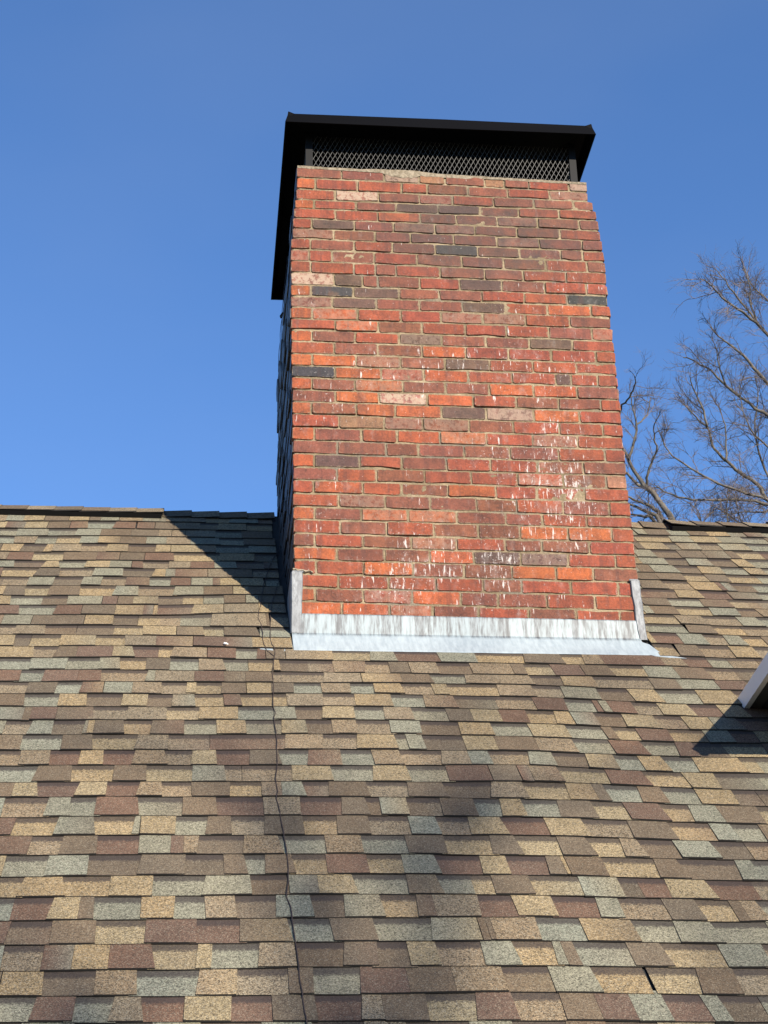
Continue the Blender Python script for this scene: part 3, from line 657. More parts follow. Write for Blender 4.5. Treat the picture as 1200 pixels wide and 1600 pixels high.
BT = {'r': (0.365, 0.073, 0.027), 'o': (0.50, 0.112, 0.029), 'd': (0.275, 0.079, 0.039), 'b': (0.155, 0.076, 0.050), 'k': (0.050, 0.046, 0.046),
      'p': (0.46, 0.19, 0.12), 't': (0.40, 0.19, 0.09), 'm': (0.30, 0.15, 0.11), 's': (0.24, 0.12, 0.085)}
def zat(c, which, u):
    (z0, z1), (z2, z3) = c[0], c[1]
    t = u / W
    return (z0 + (z1 - z0) * t) if which else (z2 + (z3 - z2) * t)
rb = random.Random(21)
def brick_mesh(mb, u0, u1, zt0, zt1, zb0, zb1, y, tint, r, depth=0.06):
    """face outline of 10 worn points, a chamfer ring and the sides back into the wall"""
    J = 0.0035
    zt = lambda t: zt0 + (zt1 - zt0) * t; zb = lambda t: zb0 + (zb1 - zb0) * t
    w = u1 - u0; e = 0.008 / max(w, 0.02)
    o = [(0, zb(0) + 0.004), (e, zb(e)), (0.5, zb(0.5)), (1 - e, zb(1)), (1, zb(1) + 0.004),
         (1, zt(1) - 0.004), (1 - e, zt(1)), (0.5, zt(0.5)), (e, zt(e)), (0, zt(0) - 0.004)]
    o = [(u0 + t * w + r.gauss(0, 0.0013), z + r.gauss(0, 0.0012) - (abs(r.gauss(0, 0.003)) if r.random() < 0.14 and k > 4 else 0) + (abs(r.gauss(0, 0.003)) if r.random() < 0.2 and k < 5 else 0)) for k, (t, z) in enumerate(o)]
    cu = sum(p[0] for p in o) / 10; cz = sum(p[1] for p in o) / 10
    ti, tj = r.gauss(0, 0.004), r.gauss(0, 0.02)
    fr = []; md = []; bk = []
    for (x, z) in o:
        ix = x + (0.0022 if x < cu else -0.0022) * (1 if abs(x - cu) > 0.3 * w else 0); iz = z + (0.0018 if z < cz else -0.0018)
        dy = y + (x - cu) * ti + (z - cz) * tj
        fr.append((ix, dy + r.gauss(0, 0.0004), iz)); md.append((x, dy + 0.0030, z)); bk.append((x, y + depth, z))
    V = fr + md + bk; n = 10
    zlo_, zhi_ = min(p[1] for p in o), max(p[1] for p in o)
    uv = [((x - u0) / w, (z - zlo_) / (zhi_ - zlo_)) for (x, z) in o] * 3
    F = [tuple(range(n))]
    for k in range(n):
        k2 = (k + 1) % n
        F.append((k + n, k2 + n, k2, k)); F.append((k + 2 * n, k2 + 2 * n, k2 + n, k + n))
    mb.add(V, F, 0, tint, uv)
jobs = []
for ci, c in enumerate(courses):
    us = c[3]
    for k, code in enumerate(c[2]):
        a, b_ = us[k], us[k + 1]
        g = 0.0037
        a2 = a if k == 0 else a + g * rb.uniform(0.7, 1.4)
        b2 = b_ if k == len(c[2]) - 1 else b_ - g * rb.uniform(0.7, 1.4)
        gz = 0.0033
        zt0, zt1 = zat(c, 1, a2) - gz * rb.uniform(0.8, 1.3), zat(c, 1, b2) - gz * rb.uniform(0.8, 1.3)
        zb0, zb1 = zat(c, 0, a2) + gz * rb.uniform(0.8, 1.3), zat(c, 0, b2) + gz * rb.uniform(0.8, 1.3)
        if ci == 0: zt0 = zat(c, 1, a2) - 0.012; zt1 = zat(c, 1, b2) - 0.012
        tt = BT[code]; kk = rb.uniform(0.86, 1.16)
        al = 0.0 if code == 'p' else (0.45 if code in 'ms' else (0.75 if rb.random() < 0.10 else 1.0))
        kk *= ALB
        tint = (tt[0] * kk, tt[1] * kk * rb.uniform(0.92, 1.12), tt[2] * kk * rb.uniform(0.92, 1.15), al)
        jobs.append((b2 - a2, ci, a2, b2, zt0, zt1, zb0, zb1, tint))
keep = set(sorted(range(len(jobs)), key=lambda k: -jobs[k][0])[:300])
small = MB()
for k, (w, ci, a2, b2, zt0, zt1, zb0, zb1, tint) in enumerate(jobs):
    mb_ = MB() if k in keep else small
    brick_mesh(mb_, a2, b2, zt0, zt1, zb0, zb1, rb.gauss(0.0, 0.0014), tint, rb)
    if k in keep: mb_.build('brick', M_BR, chim, origin=(a2, 0.03, zb0))
# side and back brickwork (joined: seen only at a grazing angle)
def xl(z): return profile(z, 0)
def xr(z): return profile(z, -1)
def profile(z, idx):
    for c in courses:
        zz = (c[0][0] + c[1][0]) / 2
        if z >= zz - 0.034: return c[3][idx]
    return courses[-1][3][idx]
def side_x(x0, y, s): return x0
nlow = 22
allc = [(c[0], c[1], c[3][0], c[3][-1]) for c in courses]
z = courses[-1][1][0]
while z > -0.35:
    allc.append(((z, z), (z - 0.0677, z - 0.0677), courses[-1][3][0], courses[-1][3][-1])); z -= 0.0677
rs2 = random.Random(8)
for ci, (zt, zb, x0, x1) in enumerate(allc):
    for side in (0, 1, 2):
        zt_ = (zt[0] + zt[1]) / 2 if side == 2 else zt[side]; zb_ = (zb[0] + zb[1]) / 2 if side == 2 else zb[side]
        t = 0.10 if (ci % 2) ^ side & 1 else 0.205
        lo_, hi_ = (0.0, DEP) if side < 2 else (x0 + 0.01, x1 - 0.01)
        p0 = lo_ + 0.001
        while p0 < hi_ - 0.01:
            p1 = min(lo_ + t, hi_)
            tt = BT[rs2.choice('rrdddobd')]; kk = rs2.uniform(0.8, 1.15)
            tint = (tt[0] * kk, tt[1] * kk, tt[2] * kk, 1.0)
            tmp = MB(); brick_mesh(tmp, p0, p1 - 0.010, zt_ - 0.005, zt_ - 0.005, zb_ + 0.005, zb_ + 0.005, rs2.gauss(0, 0.0045), tint, rs2)
            if side == 0:   V = [(x0 + y + 0.0005, 0.006 + x, z_) for x, y, z_ in tmp.v]; F = [tuple(reversed(f)) for f in tmp.f]
            elif side == 1: V = [(x1 - y - 0.0005, 0.006 + x, z_) for x, y, z_ in tmp.v]; F = tmp.f
            else:           V = [(x, DEP - y, z_) for x, y, z_ in tmp.v]; F = [tuple(reversed(f)) for f in tmp.f]
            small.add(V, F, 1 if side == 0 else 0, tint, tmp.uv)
            p0 = p1; t += 0.2127
small.build('brickwork', [M_BR, M_DARK_SIDE], chim, kind='stuff')
# mortar body
mb_ = MB()
NX, NZ = 110, 180
zlo = -0.32
grid = []
for iz in range(NZ + 1):
    for ix in range(NX + 1):
        t = ix / NX
        ztop = courses[0][0][0] + (courses[0][0][1] - courses[0][0][0]) * t - 0.006
        z = zlo + (ztop - zlo) * iz / NZ
        a, c = xl(z) + 0.005, xr(z) - 0.005
        x = a + (c - a) * t
        dd = 0.0048 + 0.0030 * noise.noise(Vector((x * 38, 3, z * 38))) + 0.0030 * noise.noise(Vector((x * 9, 9, z * 9)))
        if ix in (0, NX): dd += 0.003
        grid.append((x, dd, z))
F = []
for iz in range(NZ):
    for ix in range(NX):
        k = iz * (NX + 1) + ix; F.append((k, k + 1, k + NX + 2, k + NX + 1))
nb = len(grid); FM = [0] * len(F)
backs = []
for iz in range(NZ + 1):
    for ix in (0, NX):
        x, y, z = grid[iz * (NX + 1) + ix]; backs.append((x + (0.006 if ix == 0 else -0.006), DEP - 0.008, z))
for iz in range(NZ):
    l0, l1 = iz * (NX + 1), (iz + 1) * (NX + 1); r0, r1 = l0 + NX, l1 + NX
    bl0, br0, bl1, br1 = nb + iz * 2, nb + iz * 2 + 1, nb + iz * 2 + 2, nb + iz * 2 + 3
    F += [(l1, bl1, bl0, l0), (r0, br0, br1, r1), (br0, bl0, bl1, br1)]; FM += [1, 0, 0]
k = NZ * (NX + 1)
F.append(tuple([k + i for i in range(NX + 1)] + [nb + NZ * 2 + 1, nb + NZ * 2])); FM.append(0)
mb_.add(grid + backs, F, FM)
mb_.build('mortar_core', [M_MO, M_DARK_SIDE], chim, smooth=True)
# crown wash: lumpy mortar bedding along the top edge
mb_ = MB(); N = 90; V = []
for i in range(N + 1):
    t = i / N; u = 0.024 + (1.519 - 0.024) * t
    zt = 2.473 + (2.446 - 2.473) * t
    d = 0.006 + 0.004 * noise.noise(Vector((u * 30, 1, 0)))
    if 0.46 < u < 0.66: d += 0.022 * math.sin((u - 0.46) / 0.20 * math.pi) ** 0.6 + 0.008 * noise.noise(Vector((u * 60, 1, 3)))
    if 0.66 < u < 0.92: d += 0.006
    if u > 1.37: d = 0.004
    rise = 0.004 * noise.noise(Vector((u * 9, 4, 0))) + 0.002 * noise.noise(Vector((u * 40, 4, 0)))
    if 0.35 < u < 0.75: rise += 0.010 * math.sin((u - 0.35) / 0.4 * math.pi)
    y0 = -0.004 + 0.002 * noise.noise(Vector((u * 25, 8, 0)))
    V += [(u, y0 + 0.002, zt - 0.012 - d), (u, y0, zt - 0.004 + rise), (u, y0 + 0.014, zt + 0.004 + rise), (u, DEP - 0.01, zt + 0.012), (u, DEP - 0.01, zt - 0.03)]
F = []
for i in range(N):
    for k in range(4): F.append((i*5+k, (i+1)*5+k, (i+1)*5+k+1, i*5+k+1))
    F.append((i*5+4, (i+1)*5+4, (i+1)*5, i*5))
F += [(0,1,2,3,4), tuple(N*5 + k for k in (4,3,2,1,0))]
mb_.add(V, F); mb_.build('crown_mortar', M_CR, chim)

# apron flashing
mb_ = MB(); V = []; N = 70
for i in range(N + 1):
    t = i / N; u = -0.002 + (1.582 + 0.002) * t
    wv = 0.0025 * noise.noise(Vector((u * 6, 2, 1))) + 0.001 * noise.noise(Vector((u * 25, 2, 1)))
    zt = 0.003 - 0.005 * t + 0.004 + wv * 0.6
    vb = -0.203 + 0.010 * t + wv * 1.4
    V += [(u, -0.0035, zt), (u, -0.007 - abs(wv) * 0.4, zt - 0.006), (u, -0.0075 + wv * 0.4, -0.088), roof(u, -0.012, 0.012), roof(u, -0.10, 0.0075 + wv), roof(u, vb + 0.012, 0.0065 + abs(wv)), roof(u, vb, 0.0045)]
F = []
for i in range(N):
    for k in range(6): F.append((i*7+k+1, (i+1)*7+k+1, (i+1)*7+k, i*7+k))
mb_.add(V, F)
# the two side wings of the apron that run out under the neighbouring shingles and end in a point
def wing(pts, h, drop=0.0):
    n = len(pts); hh = [h - drop * max(0.0, v + 0.185) for u, v in pts]
    V = [roof(u, v, k_) for (u, v), k_ in zip(pts, hh)] + [roof(u, v, k_ - 0.0015) for (u, v), k_ in zip(pts, hh)]
    F = [tuple(range(n)), tuple(range(2 * n - 1, n - 1, -1))] + [(k, k + n, (k + 1) % n + n, (k + 1) % n) for k in range(n)]
    mb_.add(V, F)
wing([(-0.004, -0.212), (-0.004, -0.02), (-0.10, -0.10), (-0.150, -0.196), (-0.075, -0.217)], 0.0050, 0.06)
wing([(1.580, -0.184), (1.60, -0.205), (1.66, -0.222), (1.738, -0.226), (1.68, -0.200), (1.640, -0.181), (1.612, -0.05), (1.580, -0.012)], 0.0052)
ap = mb_.build('apron_flashing', M_FL, chim, smooth=False)
# corner step strips
def strip(pts_front, side):
    mb_ = MB(); V = []
    n = len(pts_front)
    for (x0, x1, z) in pts_front:
        wv = 0.0015 * noise.noise(Vector((x0 * 9, z * 30, 2)))
        o_ = 0.0115 + wv
        if side < 0: row = [(x1, -0.004, z), (x1 - 0.004, -o_, z), (x0 - 0.006, -o_ - 0.001, z), (x0 - 0.0105, -0.004, z), (x0 - 0.0105, 0.30, z), (x0 - 0.002, 0.30, z)]
        else: row = [(x0, -0.004, z), (x0 + 0.004, -o_, z), (x1 + 0.004, -o_ - 0.001, z), (x1 + 0.0105, -0.004, z), (x1 + 0.0105, 0.30, z), (x1 + 0.002, 0.30, z)]
        V += row
    F = []
    for i in range(n - 1):
        for k in range(5):
            f = (i*6+k, i*6+k+1, (i+1)*6+k+1, (i+1)*6+k); F.append(f if side < 0 else tuple(reversed(f)))
    F += [(0,1,2,3,4,5), tuple((n-1)*6 + k for k in (5,4,3,2,1,0))]
    mb_.add(V, F)
    # folded-over top
    x0, x1, z = pts_front[0]
    mb_.tube([(x0 - 0.004, -0.007, z + 0.001), (x1 + 0.002, -0.007, z + 0.001)], 0.006, 8)
    return mb_.build('step_flashing', M_LE, chim)
strip([(0.004, 0.047, 0.207), (0.004, 0.047, 0.15), (0.004, 0.044, 0.05), (0.003, 0.042, -0.04), (0.003, 0.044, -0.090)], -1)
strip([(1.558, 1.594, 0.200), (1.560, 1.594, 0.12), (1.566, 1.598, 0.075), (1.566, 1.598, 0.02), (1.570, 1.602, -0.05), (1.577, 1.606, -0.095)], 1)
# mortar dab above the left strip, small wall hook on the left side
mb_ = MB(); V = []
for i in range(9):
    t = i / 8; x = 0.002 + 0.09 * t; h = 0.010 * (1 - t) + 0.003 + 0.004 * math.sin(i * 2.1)
    V += [(x, -0.009, 0.206 + h), (x, -0.006, 0.2235 + h * 0.3 - 0.010 * t), (x, 0.01, 0.218 + h * 0.3 - 0.012 * t), (x, 0.01, 0.202)]
F = [(i*4+k, (i+1)*4+k, (i+1)*4+(k+1) % 4, i*4+(k+1) % 4) for i in range(8) for k in range(4)] + [(0,1,2,3), (35,34,33,32)]
mb_.add(V, F); mb_.build('mortar_dab', M_CR, chim)
mb_ = MB(); mb_.tube([(0.05, 1.3, 2.40), (0.012, 1.3, 2.405), (0.002, 1.3, 2.385), (0.006, 1.3, 2.372)], 0.006, 6)
mb_.build('wall_hook', M_VENT, chim)

# ------------------------------------------------------------------ chimney cap
cap = thing('chimney_cap', (W / 2, 0.72, 2.47), 'black metal chimney cap with diamond mesh sides on top of brick chimney', 'chimney cap')
X0, X1, Y0, Y1 = -0.044, 1.567, -0.10, 1.575
def tilt(x): return 0.012 * (x - X0) / (X1 - X0)
mb_ = MB()
def ring(ins, z, wob=0.0):
    return [(X0 + ins, Y0 + ins, z + tilt(X0)), ((X0 + X1) / 2, Y0 + ins + 0.003, z + tilt((X0 + X1) / 2) + wob), (X1 - ins, Y0 + ins, z + tilt(X1)),
            (X1 - ins, Y1 - ins, z + tilt(X1)), ((X0 + X1) / 2, Y1 - ins, z + tilt((X0 + X1) / 2)), (X0 + ins, Y1 - ins, z + tilt(X0))]
R = [ring(0.006, 2.666), ring(0.0, 2.668), ring(0.016, 2.732, 0.006), ring(0.028, 2.735, 0.004)]
apex = [(0.45, 0.73, 2.84), (1.08, 0.73, 2.845)]
V = sum(R, []) + apex + ring(0.010, 2.672) + ring(0.034, 2.722) + [(0.45, 0.73, 2.828), (1.08, 0.73, 2.833)]
F = []
for a in range(3):
    for k in range(6): F.append((a*6+k, a*6+(k+1) % 6, (a+1)*6+(k+1) % 6, (a+1)*6+k))
t = 18; A0, A1 = 24, 25
F += [(t, t+1, A0), (t+1, A1, A0), (t+1, t+2, A1), (t+2, t+3, A1), (t+3, t+4, A1), (t+4, A0, A1), (t+4, t+5, A0), (t+5, t, A0)]
i0 = 26; i1 = 32; B0, B1 = 38, 39
for k in range(6):
    F.append(((k+1) % 6, k, i0 + k, i0 + (k+1) % 6)); F.append((i0+(k+1) % 6, i0 + k, i1 + k, i1 + (k+1) % 6))
F += [(B0, i1+1, i1), (B0, B1, i1+1), (B1, i1+2, i1+1), (B1, i1+3, i1+2), (B1, i1+4, i1+3), (B1, B0, i1+4), (B0, i1+5, i1+4), (B0, i1, i1+5)]
mb_.add(V, F)
# small turned-up corner ears of the rim
for (x, y, sx, sy) in ((X0, Y0, 1, 1), (X1, Y0, -1, 1), (X0, Y1, 1, -1), (X1, Y1, -1, -1)):
    zz = 2.730 + tilt(x)
    mb_.add([(x + sx*0.010, y + sy*0.010, zz - 0.03), (x + sx*0.05, y + sy*0.014, zz), (x + sx*0.016, y + sy*0.016, zz + 0.016), (x + sx*0.014, y + sy*0.05, zz)], [(0,1,2),(0,2,3),(1,3,2),(0,3,1)])
mb_.build('lid', M_BLACK, cap)
def zt(x): return 2.468 - 0.018 * (x - 0.02) / 1.5
XP = (0.068, 1.446); YP = (0.028, 1.40)
for ix, x in enumerate(XP):
    for iy, y in enumerate(YP):
        mb_ = MB(); ww = 0.036; th = 0.004
        yf = y if iy == 0 else y + ww
        mb_.box((x, yf - (0 if iy == 0 else th), zt(x) + 0.004), (x + ww, yf + (th if iy == 0 else 0), 2.712))
        xe = x if ix == 0 else x + ww - th
        mb_.box((xe, y + th, zt(x) + 0.004), (xe + th, y + ww - th, 2.712))
        s_ = -1 if iy == 0 else 1
        mb_.box((x - 0.016, y - (0.004 if iy == 0 else 0.0) , zt(x) + 0.001), (x + ww + 0.016, y + ww + 0.01, zt(x) + 0.004))
        mb_.build('post', M_POST, cap)
        mb_ = MB(); bx = x - 0.010 if ix == 0 else x + ww + 0.010
        mb_.tube([(bx, y + 0.006, zt(x) + 0.004), (bx, y + 0.006, zt(x) + 0.013)], 0.007, 6)
        mb_.build('bolt', M_BOLT, cap)
def screen(axis, fixed, lo_, hi_, zb, ztp, out):
    mb_ = MB(); pitch = 0.0248; H = ztp - zb; run = H * 0.50
    for dirn, rad in ((1, 0.0016), (-1, 0.0007)):
        s = lo_ - run
        while s < hi_ + run:
            a0, a1 = (s, s + run) if dirn > 0 else (s + run, s)
            z0_, z1_ = zb, ztp
            # clip to the opening
            t0 = max(0.0, min((lo_ - a0) / (a1 - a0), (hi_ - a0) / (a1 - a0))); t1 = min(1.0, max((lo_ - a0) / (a1 - a0), (hi_ - a0) / (a1 - a0)))
            if t1 - t0 > 0.02:
                p0 = (a0 + (a1 - a0) * t0, z0_ + H * t0); p1 = (a0 + (a1 - a0) * t1, z0_ + H * t1)
                off = out * (0.0015 if dirn > 0 else -0.0008)
                if axis == 'x': mb_.tube([(p0[0], fixed + off, p0[1]), (p1[0], fixed + off, p1[1])], rad, 4)
                else: mb_.tube([(fixed + off, p0[0], p0[1]), (fixed + off, p1[0], p1[1])], rad, 4)
            s += pitch
    mb_.build('mesh_screen', M_WIRE, cap)
screen('x', 0.040, XP[0] + 0.037, XP[1] - 0.001, 2.458, 2.690, -1)
screen('x', 1.432, XP[0] + 0.037, XP[1] - 0.001, 2.462, 2.690, 1)
screen('y', 0.073, YP[0] + 0.037, YP[1] - 0.001, 2.470, 2.690, -1)
screen('y', 1.475, YP[0] + 0.037, YP[1] - 0.001, 2.455, 2.690, 1)
# flat black flue pan inside the cap
mb_ = MB(); mb_.box((0.12, 0.09, 2.452), (1.43, 1.38, 2.487)); mb_.build('flue_pan', M_BLACK, cap)

# ------------------------------------------------------------------ cables on the roof
CABLE_A = [-109, 735, -122, 562, -132, 399, -142, 304, -148, 223, -136, 111, -131, 1, -134, -63, -130, -156, -116, -229, -91, -301]
CABLE_B = [-77, 438, -91, 267, -90, 192, -95, 135, -96, 60, -100, -40, -96, -146, -84, -207, -86, -277, -94, -357, -98, -428, -105, -505, -103, -588, -104, -639, -107, -726, -113, -860, -106, -952, -113, -1003, -112, -1085, -109, -1149, -109, -1240, -112, -1320, -114, -1439, -119, -1511, -125, -1587, -121, -1702, -128, -1745, -123, -1798, -118, -1890, -116, -1951, -111, -2058, -108, -2143, -106, -2212, -107, -2289, -110, -2368, -119, -2469, -109, -2543, -108, -2603, -106, -2701, -103, -2758, -101, -2850, -100, -2896, -101, -2973, -97, -3041, -96, -3121, -92, -3182, -91, -3275, -89, -3423]
def parse(s): return [(s[k] / 1000, s[k + 1] / 1000) for k in range(0, len(s), 2)]
def hloc(u, v):
    for i in range(len(rows)):
        vb = vbutt(i, u)
        if v >= vb:
            top = vbutt(i - 1, u); t = (v - vb) / max(top - vb, 0.02)
            return 0.0095 * (1 - t) + 0.002
    return 0.006
def run_cable(pts2, head, name, label, r0, r1):
    P = []
    for (u, v), (u2, v2) in zip(pts2, pts2[1:]):
        n = max(2, int(abs(v2 - v) / 0.02))
        for k in range(n):
            t = k / n; uu = u + (u2 - u) * t + 0.0012 * noise.noise(Vector((v * 40 + t * 3, 2, 7))); v_ = v + (v2 - v) * t
            P.append((uu, v_))
    P.append(pts2[-1])
    n = len(P); pts = []; rr = []
    for k, (u, v) in enumerate(P):
        rad = r0 + (r1 - r0) * k / n
        h = max(hloc(u, v), hloc(u, v - 0.006), hloc(u, v + 0.006)) + rad * 0.9
        pts.append(roof(u, v, h)); rr.append(rad)
    pts = head + pts; rr = [r0] * len(head) + rr
    mb_ = MB(); mb_.tube(pts, rr, 6)
    o = mb_.build(name, M_CABLE, smooth=True)
    o['label'] = label; o['category'] = 'cable'
def side_path(y, seed):
    out = []
    for k in range(34):
        z = 2.36 - k * (2.36 - (y * SN / CS - Z0 + 0.03)) / 33
        out.append((xl(z) - 0.012 - 0.004 * abs(noise.noise(Vector((z * 5, seed, 0)))), y + 0.05 * noise.noise(Vector((z * 1.3, seed, 0))), z))
    return out
run_cable([(-0.02, 1.30), (-0.04, 1.22), (-0.075, 1.02)] + parse(CABLE_A), side_path(1.0, 3.0), 'cable', 'thin dark cable running from chimney side to the tip of the flashing', 0.0016, 0.0018)
run_cable([(-0.02, 0.86), (-0.04, 0.75)] + parse(CABLE_B), side_path(0.66, 8.0), 'cable', 'long dark cable snaking down the shingles to the bottom of the roof', 0.0015, 0.0023)

# ------------------------------------------------------------------ dormer at the right edge
dor = thing('dormer', (2.6, -1.0, -0.6), 'dormer eave with white fascia and ribbed soffit at right edge of roof', 'dormer')
T = Vector((1.827, -0.563, -0.559)); D = Vector((-0.065, -1.0, 0.0)); LN = 1.045
E0 = T + D * -0.10; E1 = T + D * LN
def dl(l, dx, dz): p = T + D * l; return (p.x + dx, p.y, p.z + dz)
N = 24
mb_ = MB(); V = []
for i in range(N + 1):
    l = -0.06 + (LN + 0.06) * i / N
    j = 0.004 * noise.noise(Vector((l * 22, 1, 1)))
    V += [dl(l, 0.006 + j, 0.004 + j), dl(l, -0.004 + j * 0.5, -0.004), dl(l, 0.000, -0.072 + j * 0.6), dl(l, 0.020, -0.076), dl(l, 0.020, 0.0)]
F = [(i*5+k, i*5+(k+1) % 5, (i+1)*5+(k+1) % 5, (i+1)*5+k) for i in range(N) for k in range(5)] + [(4,3,2,1,0), tuple(N*5+k for k in range(5))]
mb_.add(V, F); mb_.build('fascia', M_WHITE, dor)
# soffit boards run along the eave, each with a raised bead
k = 0; x = 0.021
while x < 0.40:
    mb_ = MB(); w = 0.062
    mb_.add([dl(-0.06, x, -0.062), dl(LN - 0.02, x, -0.062), dl(LN - 0.02, x + w - 0.006, -0.066), dl(-0.06, x + w - 0.006, -0.066), dl(-0.06, x + w, -0.052), dl(LN - 0.02, x + w, -0.052),
             dl(-0.06, x, -0.045), dl(LN - 0.02, x, -0.045)], [(0,3,2,1), (3,4,5,2), (4,6,7,5), (6,0,1,7), (0,6,4,3), (1,2,5,7)])
    mb_.build('soffit_panel', M_SOFFIT, dor); x += w; k += 1
# dormer walls and roof (mostly outside the frame)
mb_ = MB(); wx0, wx1 = 2.20, 3.70; yf = T.y - 0.82; yb_ = 0.9
mb_.box((wx0, yf, -2.6), (wx1, yb_, T.z - 0.05)); mb_.add([(wx0, yf, T.z - 0.05), (wx1, yf, T.z - 0.05), ((wx0 + wx1) / 2, yf, T.z + 0.75)], [(0,1,2)])
mb_.build('dormer_wall', sid, dor)
mb_ = MB(); rx = (wx0 + wx1) / 2; zr2 = T.z + 0.93
for s_ in (0, 1):
    def ex(l): p = T + D * l; x_ = p.x + 0.03; return x_ if s_ == 0 else 2 * rx - x_
    a = T + D * -1.6; e = T + D * (LN + 0.012)
    q0, q1 = (ex(-0.06), T.y + 0.06, T.z - 0.012), (ex(LN + 0.012), e.y, T.z - 0.012)
    r0, r1 = (rx, T.y + 1.45, zr2), (rx, e.y, zr2)
    up = (0, 0, 0.03)
    V = [q0, q1, r1, r0] + [tuple(p[j] + up[j] for j in range(3)) for p in (q0, q1, r1, r0)]
    mb_.add(V, [(3,2,1,0),(4,5,6,7),(0,1,5,4),(1,2,6,5),(2,3,7,6),(3,0,4,7)], 0, TINT['b'][0] + (0.5,), [(0, 0.4)] * 8)
mb_.build('dormer_roof', M_SH, dor)

# ------------------------------------------------------------------ bare trees
LIMBS_A = [
[(4.71,9.63,5.15),(4.64,9.74,5.39),(4.52,9.84,5.66),(4.44,9.95,5.87),(4.37,10.05,6.17),(4.29,10.16,6.49),(4.24,10.26,6.89)],
[(4.62,10.26,5.90),(4.64,10.19,6.02),(4.69,10.12,6.18),(4.73,10.04,6.27),(4.69,9.97,6.39),(4.68,9.90,6.49),(4.71,9.82,6.55)],
[(4.37,10.00,6.11),(4.45,9.98,6.31),(4.50,9.97,6.52),(4.47,9.95,6.70),(4.45,9.93,6.89)],
[(4.55,10.15,6.64),(4.70,10.24,6.82),(4.80,10.32,7.10)],
[(4.14,9.59,6.19),(4.19,9.45,6.45),(4.25,9.31,6.51),(4.30,9.17,6.61),(4.25,9.03,6.65)],
[(4.65,10.34,5.92),(4.55,10.32,5.95),(4.43,10.30,6.06),(4.28,10.28,6.22),(4.14,10.26,6.46)],
[(4.79,10.26,5.45),(4.65,10.11,5.54),(4.49,9.96,5.53),(4.30,9.81,5.52),(4.06,9.66,5.58)],
[(4.65,9.95,5.30),(4.53,10.01,5.45),(4.37,10.08,5.57),(4.13,10.14,5.66)],
[(4.54,9.73,5.19),(4.44,9.86,5.32),(4.34,10.00,5.40),(4.12,10.13,5.49)],
]
LIMBS_B = [
[(8.24,13.40,6.41),(7.65,13.26,7.00),(7.09,13.12,7.12),(6.67,12.98,7.11),(5.98,12.84,7.02),(5.61,12.70,7.04),(5.41,12.56,7.08)],
[(7.88,12.53,6.01),(7.33,12.54,6.69),(6.89,12.55,6.90),(6.54,12.56,7.03),(6.24,12.58,7.15),(5.91,12.59,7.37),(5.64,12.60,7.60),(5.53,12.61,7.96)],
[(8.18,13.44,6.52),(7.54,13.40,7.16),(7.19,13.37,7.32),(7.07,13.33,7.52),(6.83,13.30,7.68),(6.61,13.26,7.87),(6.46,13.23,8.06),(6.40,13.19,8.30),(6.24,13.15,8.44),(6.08,13.12,8.64)],
[(6.45,12.72,7.55),(6.46,12.69,7.71),(6.48,12.67,8.06),(6.43,12.65,8.30)],
[(6.18,12.53,7.95),(6.11,12.45,8.24),(5.98,12.36,8.50),(5.95,12.28,8.60)],
[(8.03,12.94,7.33),(7.59,12.94,7.99),(7.19,12.94,8.38),(7.02,12.93,8.49),(6.65,12.93,8.82),(6.45,12.93,9.07),(6.21,12.93,9.22),(6.09,12.93,9.26)],
[(6.57,12.73,8.73),(6.49,12.65,9.00),(6.44,12.57,9.23)],
[(7.93,12.72,7.79),(7.16,12.71,8.76),(6.90,12.69,9.11),(6.72,12.68,9.31),(6.58,12.67,9.41),(6.43,12.66,9.60)],
[(8.04,12.79,8.42),(7.23,12.65,9.49),(6.94,12.50,9.68),(6.60,12.36,9.82),(6.38,12.22,9.96),(6.22,12.07,9.97)],
[(7.34,13.34,10.17),(7.11,13.35,10.57),(6.98,13.37,10.83),(6.88,13.39,11.03)],
[(7.30,13.14,9.94),(7.19,13.05,10.29),(7.18,12.95,10.45),(7.09,12.86,10.76)],
[(8.36,13.49,9.66),(7.67,13.60,10.68),(7.54,13.71,10.94),(7.46,13.82,11.25)],
[(7.05,12.62,7.71),(6.84,12.57,7.87),(6.69,12.52,8.23),(6.67,12.47,8.59)],
[(7.28,13.22,7.35),(7.14,13.28,7.87),(7.13,13.35,8.40),(7.26,13.41,8.95),(7.29,13.47,9.40)],
[(7.55,13.44,7.17),(7.14,13.41,7.15),(6.82,13.39,7.13),(6.45,13.37,7.06)],
[(7.55,13.33,6.74),(6.96,13.38,6.84),(6.57,13.43,7.15),(6.42,13.48,7.26)],
[(6.82,12.80,6.39),(6.60,12.83,6.67),(6.57,12.86,7.06)],
[(6.23,13.38,6.64),(6.26,13.49,7.07),(6.23,13.59,7.31)],
[(6.46,13.01,6.47),(6.48,13.03,6.95),(6.56,13.06,7.25)],
]
